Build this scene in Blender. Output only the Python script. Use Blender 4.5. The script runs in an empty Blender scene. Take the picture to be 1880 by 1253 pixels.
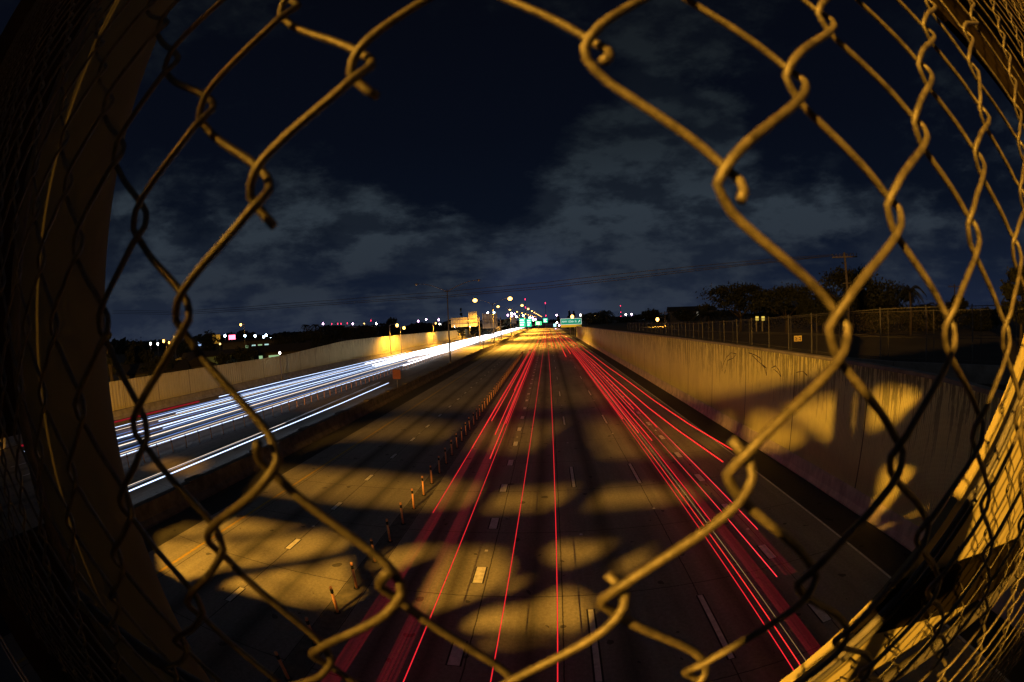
import bpy, math, random
import numpy as np
from mathutils import Vector, Matrix
random.seed(7); PI = math.pi
S = bpy.context.scene; C = S.collection

# ---------------------------------------------------------------- camera
# real equisolid fisheye lens; world: x right, y along the road, z up, lens 8 m above the carriageway
CW = np.array([[0.99570704,-0.04053253,-0.08321421],[0.08124118,-0.04811047,0.99553265],[-0.04435493,-0.99801929,-0.04461102]])
FPX = 798.52; EYE = (0.0, 0.0, 8.0)
cd = bpy.data.cameras.new('view'); cam = bpy.data.objects.new('view', cd); C.objects.link(cam); S.camera = cam
cd.type = 'PANO'; cd.sensor_width = 36; cd.sensor_fit = 'HORIZONTAL'; cd.clip_start = 0.004; cd.clip_end = 20000
for tgt in (cd, getattr(cd, 'cycles', None)):
    if tgt is None: continue
    for k, v in (('panorama_type','FISHEYE_EQUISOLID'),('fisheye_lens',FPX/1880*36),('fisheye_fov',math.radians(200))):
        try: setattr(tgt, k, v)
        except Exception: pass
cam.matrix_world = Matrix(((CW[0,0],-CW[0,1],-CW[0,2],EYE[0]),(CW[1,0],-CW[1,1],-CW[1,2],EYE[1]),(CW[2,0],-CW[2,1],-CW[2,2],EYE[2]),(0,0,0,1)))
cd.lens = 15.3; cd.dof.use_dof = True; cd.dof.focus_distance = 55; cd.dof.aperture_fstop = 11

def ray(px, py):
    qx, qy = px-940.0, py-626.5; R = math.hypot(qx, qy); th = 2*math.asin(R/2/FPX)
    return CW @ np.array([qx/R*math.sin(th), qy/R*math.sin(th), math.cos(th)])
def at(px, py, y):      # measured direction at a chosen distance along the road
    v = ray(px, py); t = y/v[1]; return (v[0]*t, y, 8+v[2]*t)
def atr(px, py, r):     # the same at a chosen straight distance
    v = ray(px, py); return (v[0]*r, v[1]*r, 8+v[2]*r)

# ---------------------------------------------------------------- render / world
S.view_settings.view_transform = 'Standard'; S.view_settings.look = 'None'
S.view_settings.exposure = 0; S.view_settings.gamma = 1
cy = S.cycles
cy.use_denoising = True
try: cy.denoiser = 'OPENIMAGEDENOISE'
except Exception: pass
cy.max_bounces = 4; cy.diffuse_bounces = 2; cy.glossy_bounces = 2; cy.transparent_max_bounces = 40
cy.sample_clamp_indirect = 3; cy.caustics_reflective = False; cy.caustics_refractive = False

W = bpy.data.worlds.new('World'); S.world = W; W.use_nodes = True
nt = W.node_tree; N = nt.nodes; Lk = nt.links; N.clear()
def nd(t, **k):
    n = N.new(t)
    for a, b in k.items(): setattr(n, a, b)
    return n
def mth(op, a, b=None, c=None, clamp=False):
    n = N.new('ShaderNodeMath'); n.operation = op; n.use_clamp = clamp
    for i, v in enumerate((a, b, c)):
        if v is None: continue
        if isinstance(v, (int, float)): n.inputs[i].default_value = v
        else: Lk.new(v, n.inputs[i])
    return n.outputs[0]
tc = nd('ShaderNodeTexCoord'); D = tc.outputs['Generated']
sp = nd('ShaderNodeSeparateXYZ'); Lk.new(D, sp.inputs[0]); dx, dy, dz = sp.outputs
den = mth('ADD', mth('MAXIMUM', dz, 0.0), 0.09)
cb = nd('ShaderNodeCombineXYZ'); Lk.new(mth('DIVIDE', dx, den), cb.inputs[0]); Lk.new(mth('DIVIDE', dy, den), cb.inputs[1])
def noise(vec, sc, det, rough, off, dist=0.0):
    mp = nd('ShaderNodeMapping'); mp.inputs['Location'].default_value = off; Lk.new(vec, mp.inputs[0])
    n = nd('ShaderNodeTexNoise'); n.inputs['Scale'].default_value = sc; n.inputs['Detail'].default_value = det
    n.inputs['Roughness'].default_value = rough; n.inputs['Distortion'].default_value = dist
    Lk.new(mp.outputs[0], n.inputs['Vector']); return n.outputs[0]
n1 = noise(cb.outputs[0], 0.75, 9, 0.60, (3.1, 1.7, 0))
sc_ = nd('ShaderNodeVectorMath', operation='MULTIPLY'); Lk.new(D, sc_.inputs[0]); sc_.inputs[1].default_value = (1, 1, 2.3)
DS = sc_.outputs[0]
n2 = noise(DS, 4.3, 12, 0.68, (0.4, 2.2, 5.0))
n3 = noise(D, 1.7, 5, 0.5, (4.4, 0.2, 1.0))
def bump(px, py, a, s):
    v = ray(px, py); dp = nd('ShaderNodeVectorMath', operation='DOT_PRODUCT'); Lk.new(D, dp.inputs[0]); dp.inputs[1].default_value = v
    r = nd('ShaderNodeMapRange', interpolation_type='SMOOTHSTEP'); Lk.new(dp.outputs['Value'], r.inputs[0])
    r.inputs[1].default_value = math.cos(math.radians(a)); r.inputs[2].default_value = 1; r.inputs[3].default_value = 0; r.inputs[4].default_value = s
    return r.outputs[0]
cov = mth('ADD', mth('MULTIPLY', n1, 0.50), mth('MULTIPLY', n2, 0.62))
for px, py, a, s in [(1190,330,17,.22),(1290,420,20,.16),(1090,420,16,.14),(1040,290,10,.12),(760,400,11,.15),(560,450,16,.16),(300,490,17,.18),(920,480,16,.14),
                     (1560,450,17,.13),(1330,90,18,.07),(1160,60,14,.04),(820,90,26,-.04),(900,250,20,-.26),(620,240,28,-.12),(300,330,22,-.06),(1520,180,16,-.16),(1420,330,9,-.10),(1490,540,12,-.16)]:
    cov = mth('ADD', cov, bump(px, py, a, s))
n4 = noise(DS, 6.0, 12, 0.60, (7.7, 3.1, 2.0))
wisp = nd('ShaderNodeMapRange', interpolation_type='SMOOTHSTEP'); Lk.new(n4, wisp.inputs[0])
for i, v in enumerate((0.40, 0.62, 0.28, 1.15)): wisp.inputs[1+i].default_value = v
mr = nd('ShaderNodeMapRange', interpolation_type='SMOOTHSTEP'); Lk.new(cov, mr.inputs[0])
for i, v in enumerate((0.50, 0.71, 0.0, 1.0)): mr.inputs[1+i].default_value = v
el = nd('ShaderNodeMapRange'); Lk.new(dz, el.inputs[0])
for i, v in enumerate((0.0, 0.75, 0.0, 1.0)): el.inputs[1+i].default_value = v
base = nd('ShaderNodeValToRGB'); Lk.new(el.outputs[0], base.inputs[0])
cr = base.color_ramp; cr.elements[0].position = 0; cr.elements[0].color = (0.0105, 0.0165, 0.038, 1)
cr.elements[1].position = 1; cr.elements[1].color = (0.0016, 0.0022, 0.0048, 1)
for p, c in ((0.10,(0.0068,0.0115,0.0260,1)),(0.30,(0.0028,0.0050,0.0115,1)),(0.55,(0.0021,0.0034,0.0080,1))):
    e = cr.elements.new(p); e.color = c
cld = nd('ShaderNodeValToRGB'); Lk.new(el.outputs[0], cld.inputs[0])
cr = cld.color_ramp; cr.elements[0].position = 0; cr.elements[0].color = (0.026, 0.035, 0.056, 1)
cr.elements[1].position = 1; cr.elements[1].color = (0.006, 0.0075, 0.0095, 1)
for p, c in ((0.14,(0.0215,0.029,0.042,1)),(0.33,(0.025,0.035,0.047,1)),(0.55,(0.012,0.017,0.022,1))):
    e = cr.elements.new(p); e.color = c
hz = bump(985, 590, 15, 1.0)
cm = nd('ShaderNodeMix', data_type='RGBA'); Lk.new(mth('MULTIPLY', mr.outputs[0], wisp.outputs[0], clamp=True), cm.inputs[0])
Lk.new(base.outputs[0], cm.inputs[6]); Lk.new(cld.outputs[0], cm.inputs[7])
gl = nd('ShaderNodeMix', data_type='RGBA', blend_type='ADD'); Lk.new(mth('MULTIPLY', mth('POWER', hz, 3.0), 1.0), gl.inputs[0])
Lk.new(cm.outputs[2], gl.inputs[6]); gl.inputs[7].default_value = (0.006, 0.009, 0.026, 1)
cg = nd('ShaderNodeMapRange', interpolation_type='SMOOTHSTEP'); Lk.new(dy, cg.inputs[0])
for i, v in enumerate((-0.05, -0.55, 0.0, 1.0)): cg.inputs[1+i].default_value = v
gb = nd('ShaderNodeMix', data_type='RGBA', blend_type='ADD'); Lk.new(cg.outputs[0], gb.inputs[0]); Lk.new(gl.outputs[2], gb.inputs[6]); gb.inputs[7].default_value = (0.040, 0.041, 0.044, 1)   # added fill: sky out of view behind the viewpoint is brightened
bg = nd('ShaderNodeBackground'); Lk.new(gb.outputs[2], bg.inputs[0]); bg.inputs[1].default_value = 1.0
wo = nd('ShaderNodeOutputWorld'); Lk.new(bg.outputs[0], wo.inputs[0])

SOD = (1.0, 0.452, 0.042)
LAMP = Vector((-11.0, -9.8, 14.6))

# ---------------------------------------------------------------- helpers
MATS = {}
def mat(name, col=(.3,.3,.3), rough=.8, metal=0.0, vary=0.0, vscale=3.0, emit=None, es=1.0, bump_=0.0, bscale=30.0, stretch=(1,1,1), spec=.5):
    if name in MATS: return MATS[name]
    m = bpy.data.materials.new(name); m.use_nodes = True; t = m.node_tree; b = t.nodes['Principled BSDF']
    b.inputs['Base Color'].default_value = (*col, 1); b.inputs['Roughness'].default_value = rough; b.inputs['Metallic'].default_value = metal
    b.inputs['Specular IOR Level'].default_value = spec
    if vary or bump_:
        tcn = t.nodes.new('ShaderNodeTexCoord'); mp = t.nodes.new('ShaderNodeMapping'); mp.inputs['Scale'].default_value = stretch
        t.links.new(tcn.outputs['Object'], mp.inputs[0])
    if vary:
        n = t.nodes.new('ShaderNodeTexNoise'); n.inputs['Scale'].default_value = vscale; n.inputs['Detail'].default_value = 8; n.inputs['Roughness'].default_value = .65
        t.links.new(mp.outputs[0], n.inputs['Vector'])
        r = t.nodes.new('ShaderNodeValToRGB'); r.color_ramp.elements[0].position = .3; r.color_ramp.elements[1].position = .72
        r.color_ramp.elements[0].color = (*[c*(1-vary) for c in col], 1); r.color_ramp.elements[1].color = (*[min(1, c*(1+vary*.6)) for c in col], 1)
        t.links.new(n.outputs[0], r.inputs[0]); t.links.new(r.outputs[0], b.inputs['Base Color'])
    if bump_:
        n = t.nodes.new('ShaderNodeTexNoise'); n.inputs['Scale'].default_value = bscale; n.inputs['Detail'].default_value = 5
        t.links.new(mp.outputs[0], n.inputs['Vector'])
        bp = t.nodes.new('ShaderNodeBump'); bp.inputs['Strength'].default_value = bump_; t.links.new(n.outputs[0], bp.inputs['Height']); t.links.new(bp.outputs[0], b.inputs['Normal'])
    if emit:
        b.inputs['Emission Color'].default_value = (*emit, 1); b.inputs['Emission Strength'].default_value = es
    MATS[name] = m; return m
def glowmat(name, col, es, lights=True):
    if name in MATS: return MATS[name]
    m = bpy.data.materials.new(name); m.use_nodes = True; t = m.node_tree; t.nodes.clear()
    e = t.nodes.new('ShaderNodeEmission'); e.inputs[0].default_value = (*col, 1); e.inputs[1].default_value = es
    o = t.nodes.new('ShaderNodeOutputMaterial'); t.links.new(e.outputs[0], o.inputs[0])
    if not lights: m.cycles.emission_sampling = 'NONE'
    MATS[name] = m; return m
def veil(name, col, es):    # light in the air: adds to what lies behind it
    if name in MATS: return MATS[name]
    m = bpy.data.materials.new(name); m.use_nodes = True; t = m.node_tree; t.nodes.clear()
    e = t.nodes.new('ShaderNodeEmission'); e.inputs[0].default_value = (*col, 1); e.inputs[1].default_value = es
    n = t.nodes.new('ShaderNodeTexNoise'); tcn = t.nodes.new('ShaderNodeTexCoord'); mp = t.nodes.new('ShaderNodeMapping'); mp.inputs['Scale'].default_value = (22, .05, 1)
    t.links.new(tcn.outputs['Object'], mp.inputs[0]); t.links.new(mp.outputs[0], n.inputs['Vector']); n.inputs['Scale'].default_value = 1; n.inputs['Detail'].default_value = 3
    mu = t.nodes.new('ShaderNodeMapRange'); mu.inputs[1].default_value = .3; mu.inputs[2].default_value = .7; mu.inputs[3].default_value = es*.25; mu.inputs[4].default_value = es*1.7
    t.links.new(n.outputs[0], mu.inputs[0]); t.links.new(mu.outputs[0], e.inputs[1])
    tr = t.nodes.new('ShaderNodeBsdfTransparent'); a = t.nodes.new('ShaderNodeAddShader'); o = t.nodes.new('ShaderNodeOutputMaterial')
    t.links.new(e.outputs[0], a.inputs[0]); t.links.new(tr.outputs[0], a.inputs[1]); t.links.new(a.outputs[0], o.inputs[0])
    m.cycles.emission_sampling = 'NONE'; MATS[name] = m; return m

class MB:
    def __init__(s): s.v = []; s.f = []
    def quad(s, *p): k = len(s.v); s.v += [tuple(q) for q in p]; s.f.append(tuple(range(k, k+len(p)))); return s
    def box(s, x0, x1, y0, y1, z0, z1):
        k = len(s.v); s.v += [(x,y,z) for z in (z0,z1) for y in (y0,y1) for x in (x0,x1)]
        s.f += [tuple(k+i for i in q) for q in ((0,2,3,1),(4,5,7,6),(0,1,5,4),(2,6,7,3),(0,4,6,2),(1,3,7,5))]; return s
    def tube(s, P, r, n=8, caps=True):
        P = [Vector(p) for p in P]; rs = r if isinstance(r, (list, tuple)) else [r]*len(P); k = len(s.v)
        up = None
        for i, p in enumerate(P):
            t = (P[min(i+1, len(P)-1)]-P[max(i-1, 0)]).normalized()
            if up is None: up = Vector((0,0,1)) if abs(t.z) < .9 else Vector((1,0,0))
            a = t.cross(up).normalized(); b = a.cross(t); up = b
            for j in range(n):
                q = p+(a*math.cos(2*PI*j/n)+b*math.sin(2*PI*j/n))*rs[i]; s.v.append(tuple(q))
        for i in range(len(P)-1):
            for j in range(n):
                s.f.append((k+i*n+j, k+i*n+(j+1)%n, k+(i+1)*n+(j+1)%n, k+(i+1)*n+j))
        if caps: s.f.append(tuple(k+j for j in range(n))[::-1]); s.f.append(tuple(k+(len(P)-1)*n+j for j in range(n)))
        return s
    def ball(s, c, r, sx=1, sy=1, sz=1, n=10, m=6):
        k = len(s.v)
        for i in range(1, m):
            a = PI*i/m
            for j in range(n): b = 2*PI*j/n; s.v.append((c[0]+r*sx*math.sin(a)*math.cos(b), c[1]+r*sy*math.sin(a)*math.sin(b), c[2]+r*sz*math.cos(a)))
        t = len(s.v); s.v += [(c[0],c[1],c[2]+r*sz),(c[0],c[1],c[2]-r*sz)]
        for i in range(m-2):
            for j in range(n): s.f.append((k+i*n+j, k+(i+1)*n+j, k+(i+1)*n+(j+1)%n, k+i*n+(j+1)%n))
        for j in range(n): s.f += [(t, k+j, k+(j+1)%n), (t+1, k+(m-2)*n+(j+1)%n, k+(m-2)*n+j)]
        return s
    def prism(s, poly, dirv):    # closed polygon extruded along dirv
        k = len(s.v); n = len(poly); s.v += [tuple(p) for p in poly]+[tuple(Vector(p)+Vector(dirv)) for p in poly]
        s.f.append(tuple(range(k, k+n))[::-1]); s.f.append(tuple(range(k+n, k+2*n)))
        for i in range(n): s.f.append((k+i, k+(i+1)%n, k+n+(i+1)%n, k+n+i))
        return s
    def build(s, name, m, parent=None, smooth=False):
        me = bpy.data.meshes.new(name); me.from_pydata(s.v, [], s.f); me.materials.append(m)
        if smooth: me.shade_smooth()
        o = bpy.data.objects.new(name, me); C.objects.link(o)
        if parent: o.parent = parent
        return o
def tag(o, label=None, cat=None, group=None, kind=None):
    if kind: o['kind'] = kind
    if label: o['label'] = label
    if cat: o['category'] = cat
    if group: o['group'] = group
    return o
def empty(name, loc, label, cat, group=None):
    o = bpy.data.objects.new(name, None); o.location = loc; C.objects.link(o); return tag(o, label, cat, group)
def struct(name, mb, m): return tag(mb.build(name, m), kind='structure')
def copy_tree(o, loc, label, rz=None):
    c = o.copy(); C.objects.link(c); c.location = loc; c['label'] = label
    if rz is not None: c.rotation_euler.z = rz
    for ch in o.children: k = ch.copy(); C.objects.link(k); k.parent = c
    return c
def ordinal(n):
    w = ['','first','second','third','fourth','fifth','sixth','seventh','eighth','ninth','tenth']
    return w[n] if n < len(w) else '%d%s' % (n, {1:'st',2:'nd',3:'rd'}.get(n % 10 if n % 100 not in (11,12,13) else 0, 'th'))

# ---------------------------------------------------------------- road surface material
def road_mat(name, col, period=4.0, joints=(), groove=True, tracks=()):
    m = bpy.data.materials.new(name); m.use_nodes = True; t = m.node_tree; b = t.nodes['Principled BSDF']; n = t.nodes; l = t.links
    def M(op, a, bb=None, clamp=False):
        q = n.new('ShaderNodeMath'); q.operation = op; q.use_clamp = clamp
        for i, v in enumerate((a, bb)):
            if v is None: continue
            if isinstance(v, (int, float)): q.inputs[i].default_value = v
            else: l.new(v, q.inputs[i])
        return q.outputs[0]
    tcn = n.new('ShaderNodeTexCoord'); sx = n.new('ShaderNodeSeparateXYZ'); l.new(tcn.outputs['Object'], sx.inputs[0]); X, Y, _ = sx.outputs
    def nz(sc, det, stretch, rough=.65):
        mp = n.new('ShaderNodeMapping'); mp.inputs['Scale'].default_value = stretch; l.new(tcn.outputs['Object'], mp.inputs[0])
        q = n.new('ShaderNodeTexNoise'); q.inputs['Scale'].default_value = sc; q.inputs['Detail'].default_value = det; q.inputs['Roughness'].default_value = rough
        l.new(mp.outputs[0], q.inputs['Vector']); return q.outputs[0]
    big = nz(.35, 6, (1, .35, 1)); fine = nz(9, 6, (1, 1, 1)); streak = nz(2.2, 4, (1, .03, 1)); spots = nz(1.7, 2, (1, 1, 1), .3)
    v = M('ADD', M('MULTIPLY', big, .9), M('ADD', M('MULTIPLY', fine, .75), M('MULTIPLY', streak, .45)))
    v = M('ADD', M('MULTIPLY', M('ADD', v, -1.0), 1.35), .92)
    grit = nz(38, 3, (1, 1, 1), .8); v = M('MULTIPLY', v, M('ADD', .55, M('MULTIPLY', grit, .9)))
    wob = M('MULTIPLY', M('ADD', nz(2.5, 3, (1, 1, 1)), -.5), .05)
    def line(coord, c, w, s):
        dd = M('ABSOLUTE', M('ADD', M('ADD', coord, wob), -c)); return M('SUBTRACT', 1.0, M('MULTIPLY', M('LESS_THAN', dd, w), s))
    for c in joints: v = M('MULTIPLY', v, line(X, c, .018, .75))
    for c in tracks:
        dd = M('ABSOLUTE', M('ADD', X, -c)); g = M('SUBTRACT', 1.0, M('MULTIPLY', M('DIVIDE', dd, .55), 1.0), True); v = M('MULTIPLY', v, M('SUBTRACT', 1.0, M('MULTIPLY', g, .55)))
    if period:
        wr = M('SUBTRACT', M('MODULO', M('ADD', M('ADD', Y, wob), 400.0), period), period/2)
        v = M('MULTIPLY', v, M('SUBTRACT', 1.0, M('MULTIPLY', M('LESS_THAN', M('ABSOLUTE', wr), .016), .7)))
    v = M('MULTIPLY', v, M('SUBTRACT', 1.0, M('MULTIPLY', M('GREATER_THAN', spots, .72), .6)))
    mx = n.new('ShaderNodeVectorMath'); mx.operation = 'SCALE'; mx.inputs[0].default_value = col; l.new(v, mx.inputs['Scale']); l.new(mx.outputs[0], b.inputs['Base Color'])
    b.inputs['Roughness'].default_value = .75; b.inputs['Specular IOR Level'].default_value = .35
    h = M('ADD', M('MULTIPLY', fine, .6), nz(60, 3, (1, 1, 1)))
    if groove: h = M('ADD', h, M('MULTIPLY', M('SINE', M('MULTIPLY', Y, 95.0)), .35))
    bp = n.new('ShaderNodeBump'); bp.inputs['Strength'].default_value = .35; bp.inputs['Distance'].default_value = .02; l.new(h, bp.inputs['Height']); l.new(bp.outputs[0], b.inputs['Normal'])
    return m

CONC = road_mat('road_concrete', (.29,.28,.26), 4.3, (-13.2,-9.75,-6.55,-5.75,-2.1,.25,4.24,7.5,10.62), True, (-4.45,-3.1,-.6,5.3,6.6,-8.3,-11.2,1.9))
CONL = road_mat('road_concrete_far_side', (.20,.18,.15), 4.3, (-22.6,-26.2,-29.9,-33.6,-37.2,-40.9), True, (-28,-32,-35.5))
ASPH = road_mat('shoulder_asphalt', (.055,.055,.055), 0, (), False)
MCONC = mat('barrier_concrete', (.27,.25,.22), .85, vary=.45, vscale=1.4, bump_=.3, bscale=12)
MBARR = mat('dark_barrier_concrete', (.15,.13,.11), .9, vary=.6, vscale=1.6, bump_=.5, bscale=8)
MWHITE = mat('road_paint', (.85,.85,.85), .6, vary=.35, vscale=6)
MYEL = mat('yellow_road_paint', (.6,.42,.07), .6, vary=.4, vscale=6)
MEDGE = mat('dark_paint_border', (.035,.035,.035), .8)

def strip(x0, x1, y0, y1, z, seg=1):
    b = MB()
    for i in range(seg):
        a = y0+(y1-y0)*i/seg; c = y0+(y1-y0)*(i+1)/seg; b.quad((x0,a,z),(x1,a,z),(x1,c,z),(x0,c,z))
    return b
struct('ground', strip(-6000, 6000, -3000, 9000, -.05), mat('ground_soil', (.035,.032,.022), .95, vary=.5, vscale=.08))
struct('road', strip(-15.2, 10.64, -30, 1500, 0), CONC)
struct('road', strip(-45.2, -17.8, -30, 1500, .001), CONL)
struct('road_shoulder', strip(10.64, 12.4, -30, 1500, .002), ASPH)
struct('road_shoulder', strip(-17.3, -15.2, -30, 1500, .002), ASPH)
b = MB()
b.box(-15.0, -14.85, -30, 1500, -.04, .012)
# markings: each a sheet 4 mm above the slab
mk = MB(); mk.quad(*[(x,y,.006) for x,y in ((10.48,-20),(10.58,-20),(10.58,900),(10.48,900))]); struct('edge_line', mk, MWHITE)
mk = MB(); mk.quad(*[(x,y,.006) for x,y in ((-13.58,-20),(-13.44,-20),(-13.44,900),(-13.58,900))]); struct('yellow_edge_line', mk, MYEL)
mk = MB(); bd = MB()
def dash(x, y, w, l):
    mk.quad((x-w/2,y,.008),(x+w/2,y,.008),(x+w/2,y+l,.008),(x-w/2,y+l,.008))
    bd.quad((x-w/2-.05,y-.02,.004),(x+w/2+.05,y-.02,.004),(x+w/2+.05,y+l+.02,.004),(x-w/2-.05,y+l+.02,.004))
for k in range(70): dash(-2.37, 7.45+3.92*k, .30, 1.0)
for k in range(70): dash(7.36, 7.2+3.92*k, .30, 1.0)
for k in range(50): dash(-9.8, 7.95+4.06*k, .22, .9)
for k in range(24): dash(1.03, 6.9+12.7*k, .15, 3.0); dash(4.27, 6.95+12.6*k, .15, 3.0)
for k in range(20):
    for x in (-30.0, -33.6, -37.3): dash(x, 8+12.2*k, .15, 3.0)
struct('lane_markings', mk, MWHITE); struct('marking_borders', bd, MEDGE)
rp = MB()
for x, y0, p in ((-2.37,13.5,15.7),(1.04,14.66,12.7),(7.4,13.48,15.7),(4.27,16.5,12.6),(-9.8,14.2,16.2)):
    for k in range(12):
        y = y0+p*k; rp.prism([(x-.06,y-.05,.006),(x+.06,y-.05,.006),(x+.045,y-.03,.024),(x-.045,y-.03,.024)], (0,.09,0))
MREF = mat('reflector_white', (.8,.8,.82), .25)
struct('road_reflectors', rp, MREF)

# ---------------------------------------------------------------- right retaining wall
def wall_mat(name, col, axis_scale, flute=26.0):
    m = bpy.data.materials.new(name); m.use_nodes = True; t = m.node_tree; b = t.nodes['Principled BSDF']; n = t.nodes; l = t.links
    tcn = n.new('ShaderNodeTexCoord'); sx = n.new('ShaderNodeSeparateXYZ'); l.new(tcn.outputs['Object'], sx.inputs[0])
    def nz(sc, det, st):
        mp = n.new('ShaderNodeMapping'); mp.inputs['Scale'].default_value = st; l.new(tcn.outputs['Object'], mp.inputs[0])
        q = n.new('ShaderNodeTexNoise'); q.inputs['Scale'].default_value = sc; q.inputs['Detail'].default_value = det; q.inputs['Roughness'].default_value = .7; l.new(mp.outputs[0], q.inputs['Vector']); return q.outputs[0]
    def M(op, a, bb=None, clamp=False):
        q = n.new('ShaderNodeMath'); q.operation = op; q.use_clamp = clamp
        for i, v in enumerate((a, bb)):
            if v is None: continue
            if isinstance(v, (int, float)): q.inputs[i].default_value = v
            else: l.new(v, q.inputs[i])
        return q.outputs[0]
    streak = nz(5, 6, (1, 1, .07)); big = nz(.5, 5, (1, 1, .6)); fine = nz(18, 4, (1, 1, 1))
    topgrime = n.new('ShaderNodeMapRange'); l.new(sx.outputs[2], topgrime.inputs[0])
    for i, v in enumerate((2.5, 5.9, 0, .55)): topgrime.inputs[1+i].default_value = v
    st = M('MULTIPLY', M('GREATER_THAN', M('ADD', streak, M('MULTIPLY', topgrime.outputs[0], .22)), .60), M('ADD', .12, topgrime.outputs[0]))
    v = M('ADD', M('MULTIPLY', big, .7), M('ADD', M('MULTIPLY', fine, .25), M('ADD', M('MULTIPLY', streak, .5), .55)))
    v = M('MULTIPLY', v, M('SUBTRACT', 1.0, st, True))
    jt = M('ABSOLUTE', M('SUBTRACT', M('MODULO', M('ADD', sx.outputs[1], 300.0), 6.1), 3.05)); v = M('MULTIPLY', v, M('SUBTRACT', 1.0, M('MULTIPLY', M('LESS_THAN', jt, .035), .8)))
    mx = n.new('ShaderNodeVectorMath'); mx.operation = 'SCALE'; mx.inputs[0].default_value = col; l.new(v, mx.inputs['Scale']); l.new(mx.outputs[0], b.inputs['Base Color'])
    b.inputs['Roughness'].default_value = .9
    wv = M('SINE', M('MULTIPLY', sx.outputs[1], flute*2*PI/2.6))
    bp = n.new('ShaderNodeBump'); bp.inputs['Strength'].default_value = .8; bp.inputs['Distance'].default_value = .03; l.new(M('ADD', wv, M('MULTIPLY', fine, .5)), bp.inputs['Height']); l.new(bp.outputs[0], b.inputs['Normal'])
    return m
WALLM = wall_mat('fluted_wall_concrete', (.62,.60,.30), 1)
WALLL = wall_mat('sound_wall_concrete', (.36,.32,.17), 1, 5.0)
wr_ = empty('retaining_wall', (12.6, 60, 0), 'tall fluted concrete retaining wall right of the road, stained with dark streaks', 'wall')
def rel(o): return Vector(o.location)
w = MB()
prof = [(-6,5.35),(3,5.5),(9.3,5.82),(15,5.85),(40,5.74),(80,5.45),(133,5.15),(192,4.7)]
for (a, za), (c, zc) in zip(prof, prof[1:]):
    w.prism([(0,a-60,0),(0,c-60,0),(0,c-60,zc),(0,a-60,za)], (.35,0,0))
w.build('wall', WALLM, wr_)
w = MB()
for (a, za), (c, zc) in zip(prof, prof[1:]):
    w.prism([(-.05,a-60,za+.003),(-.05,c-60,zc+.003),(-.05,c-60,zc+.14),(-.05,a-60,za+.14)], (.45,0,0))
w.build('coping', MCONC, wr_)
w = MB(); seg = [(-.2,0),(0,0),(-.003,.86),(-.06,.86),(-.10,.3),(-.2,.08)]
w.prism([(x-.003, -66, z+.002) for x, z in seg], (0, 198, 0)); w.build('barrier_base', mat('base_barrier_concrete', (.80,.72,.62), .85, vary=.4, vscale=2.2, bump_=.3, bscale=9, stretch=(1,1,.35)), wr_)
# weeds and grime tufts at the foot of the wall
w = MB()
for i in range(900):
    y = random.choice((random.uniform(6,30), random.uniform(6,60))); x = -.24-random.random()*.1; h = random.uniform(.03,.17)
    w.quad((x,y-60,.003),(x+.012,y-60+.02,.003),(x+.03*random.random(),y-60+random.uniform(-.04,.04),h))
tag(w.build('weeds', mat('dry_weeds', (.03,.028,.018), .9), wr_), kind='stuff')
# scrawled graffiti strokes on the wall face
gf = MB()
def onwall(px, py): v = ray(px, py); t = 12.585/v[0]; return Vector((12.585-12.6, v[1]*t-60, 8+v[2]*t))
for st in ([(1326,676),(1328,668),(1334,656),(1342,648),(1352,650),(1346,658),(1336,662),(1332,680),(1330,686)],
           [(1374,648),(1386,652),(1396,658),(1399,670),(1404,676),(1407,690),(1407,676),(1392,664),(1380,652)],
           [(1416,676),(1424,672),(1430,680),(1434,692),(1428,684),(1420,678)],[(1324,664),(1326,682)],[(1462,684),(1474,682),(1482,690)]):
    P = [onwall(*q) for q in st]; Q = []
    for a, c in zip(P, P[1:]): Q += [a, a.lerp(c, .5)]
    Q.append(P[-1])
    for a, c in zip(Q, Q[1:]):
        dd = (c-a).normalized(); nn = Vector((0, -dd.z, dd.y))*.022*random.uniform(.5, 1.5); gf.quad(a-nn, c-nn, c+nn, a+nn)
gf.build('graffiti', mat('graffiti_paint', (.02,.018,.016), .7), wr_)
struct('frontage_ground', strip(12.95, 300, -40, 600, 5.3, 1), mat('frontage_soil', (.03,.028,.02), .95, vary=.5, vscale=.3))
# low concrete parapet that leaves the wall at a skew
pr = empty('parapet_wall', (12.9, 14.7, 5.3), 'low pale concrete parapet curving away behind the top of the retaining wall', 'parapet')
def path_box(P, th, z0, z1, name, m, parent):
    bb = MB()
    for a, c in zip(P, P[1:]):
        a = Vector((*a, 0)); c = Vector((*c, 0)); dd = (c-a).normalized(); nn = Vector((-dd.y, dd.x, 0))*th/2
        bb.prism([tuple(a-nn+Vector((0,0,z0))), tuple(a+nn+Vector((0,0,z0))), tuple(a+nn+Vector((0,0,z1))), tuple(a-nn+Vector((0,0,z1)))], c-a)
    o = bb.build(name, m, parent); o.matrix_parent_inverse = Matrix.Identity(4)
    o.data.transform(Matrix.Translation(-Vector(parent.location))); return o
FP = [(13.05,70),(13.05,36),(13.1,16.2),(14.2,13.0),(18.0,7.4),(22.5,1.2),(27,-6)]
path_box([(13.1,16.6),(14.2,13.0),(18.0,7.4),(22.5,1.2),(27,-6)], .28, 5.3, 5.98, 'parapet', MCONC, pr)
MGALV = mat('galvanised_pipe', (.085,.085,.085), .6, metal=.2)
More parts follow.
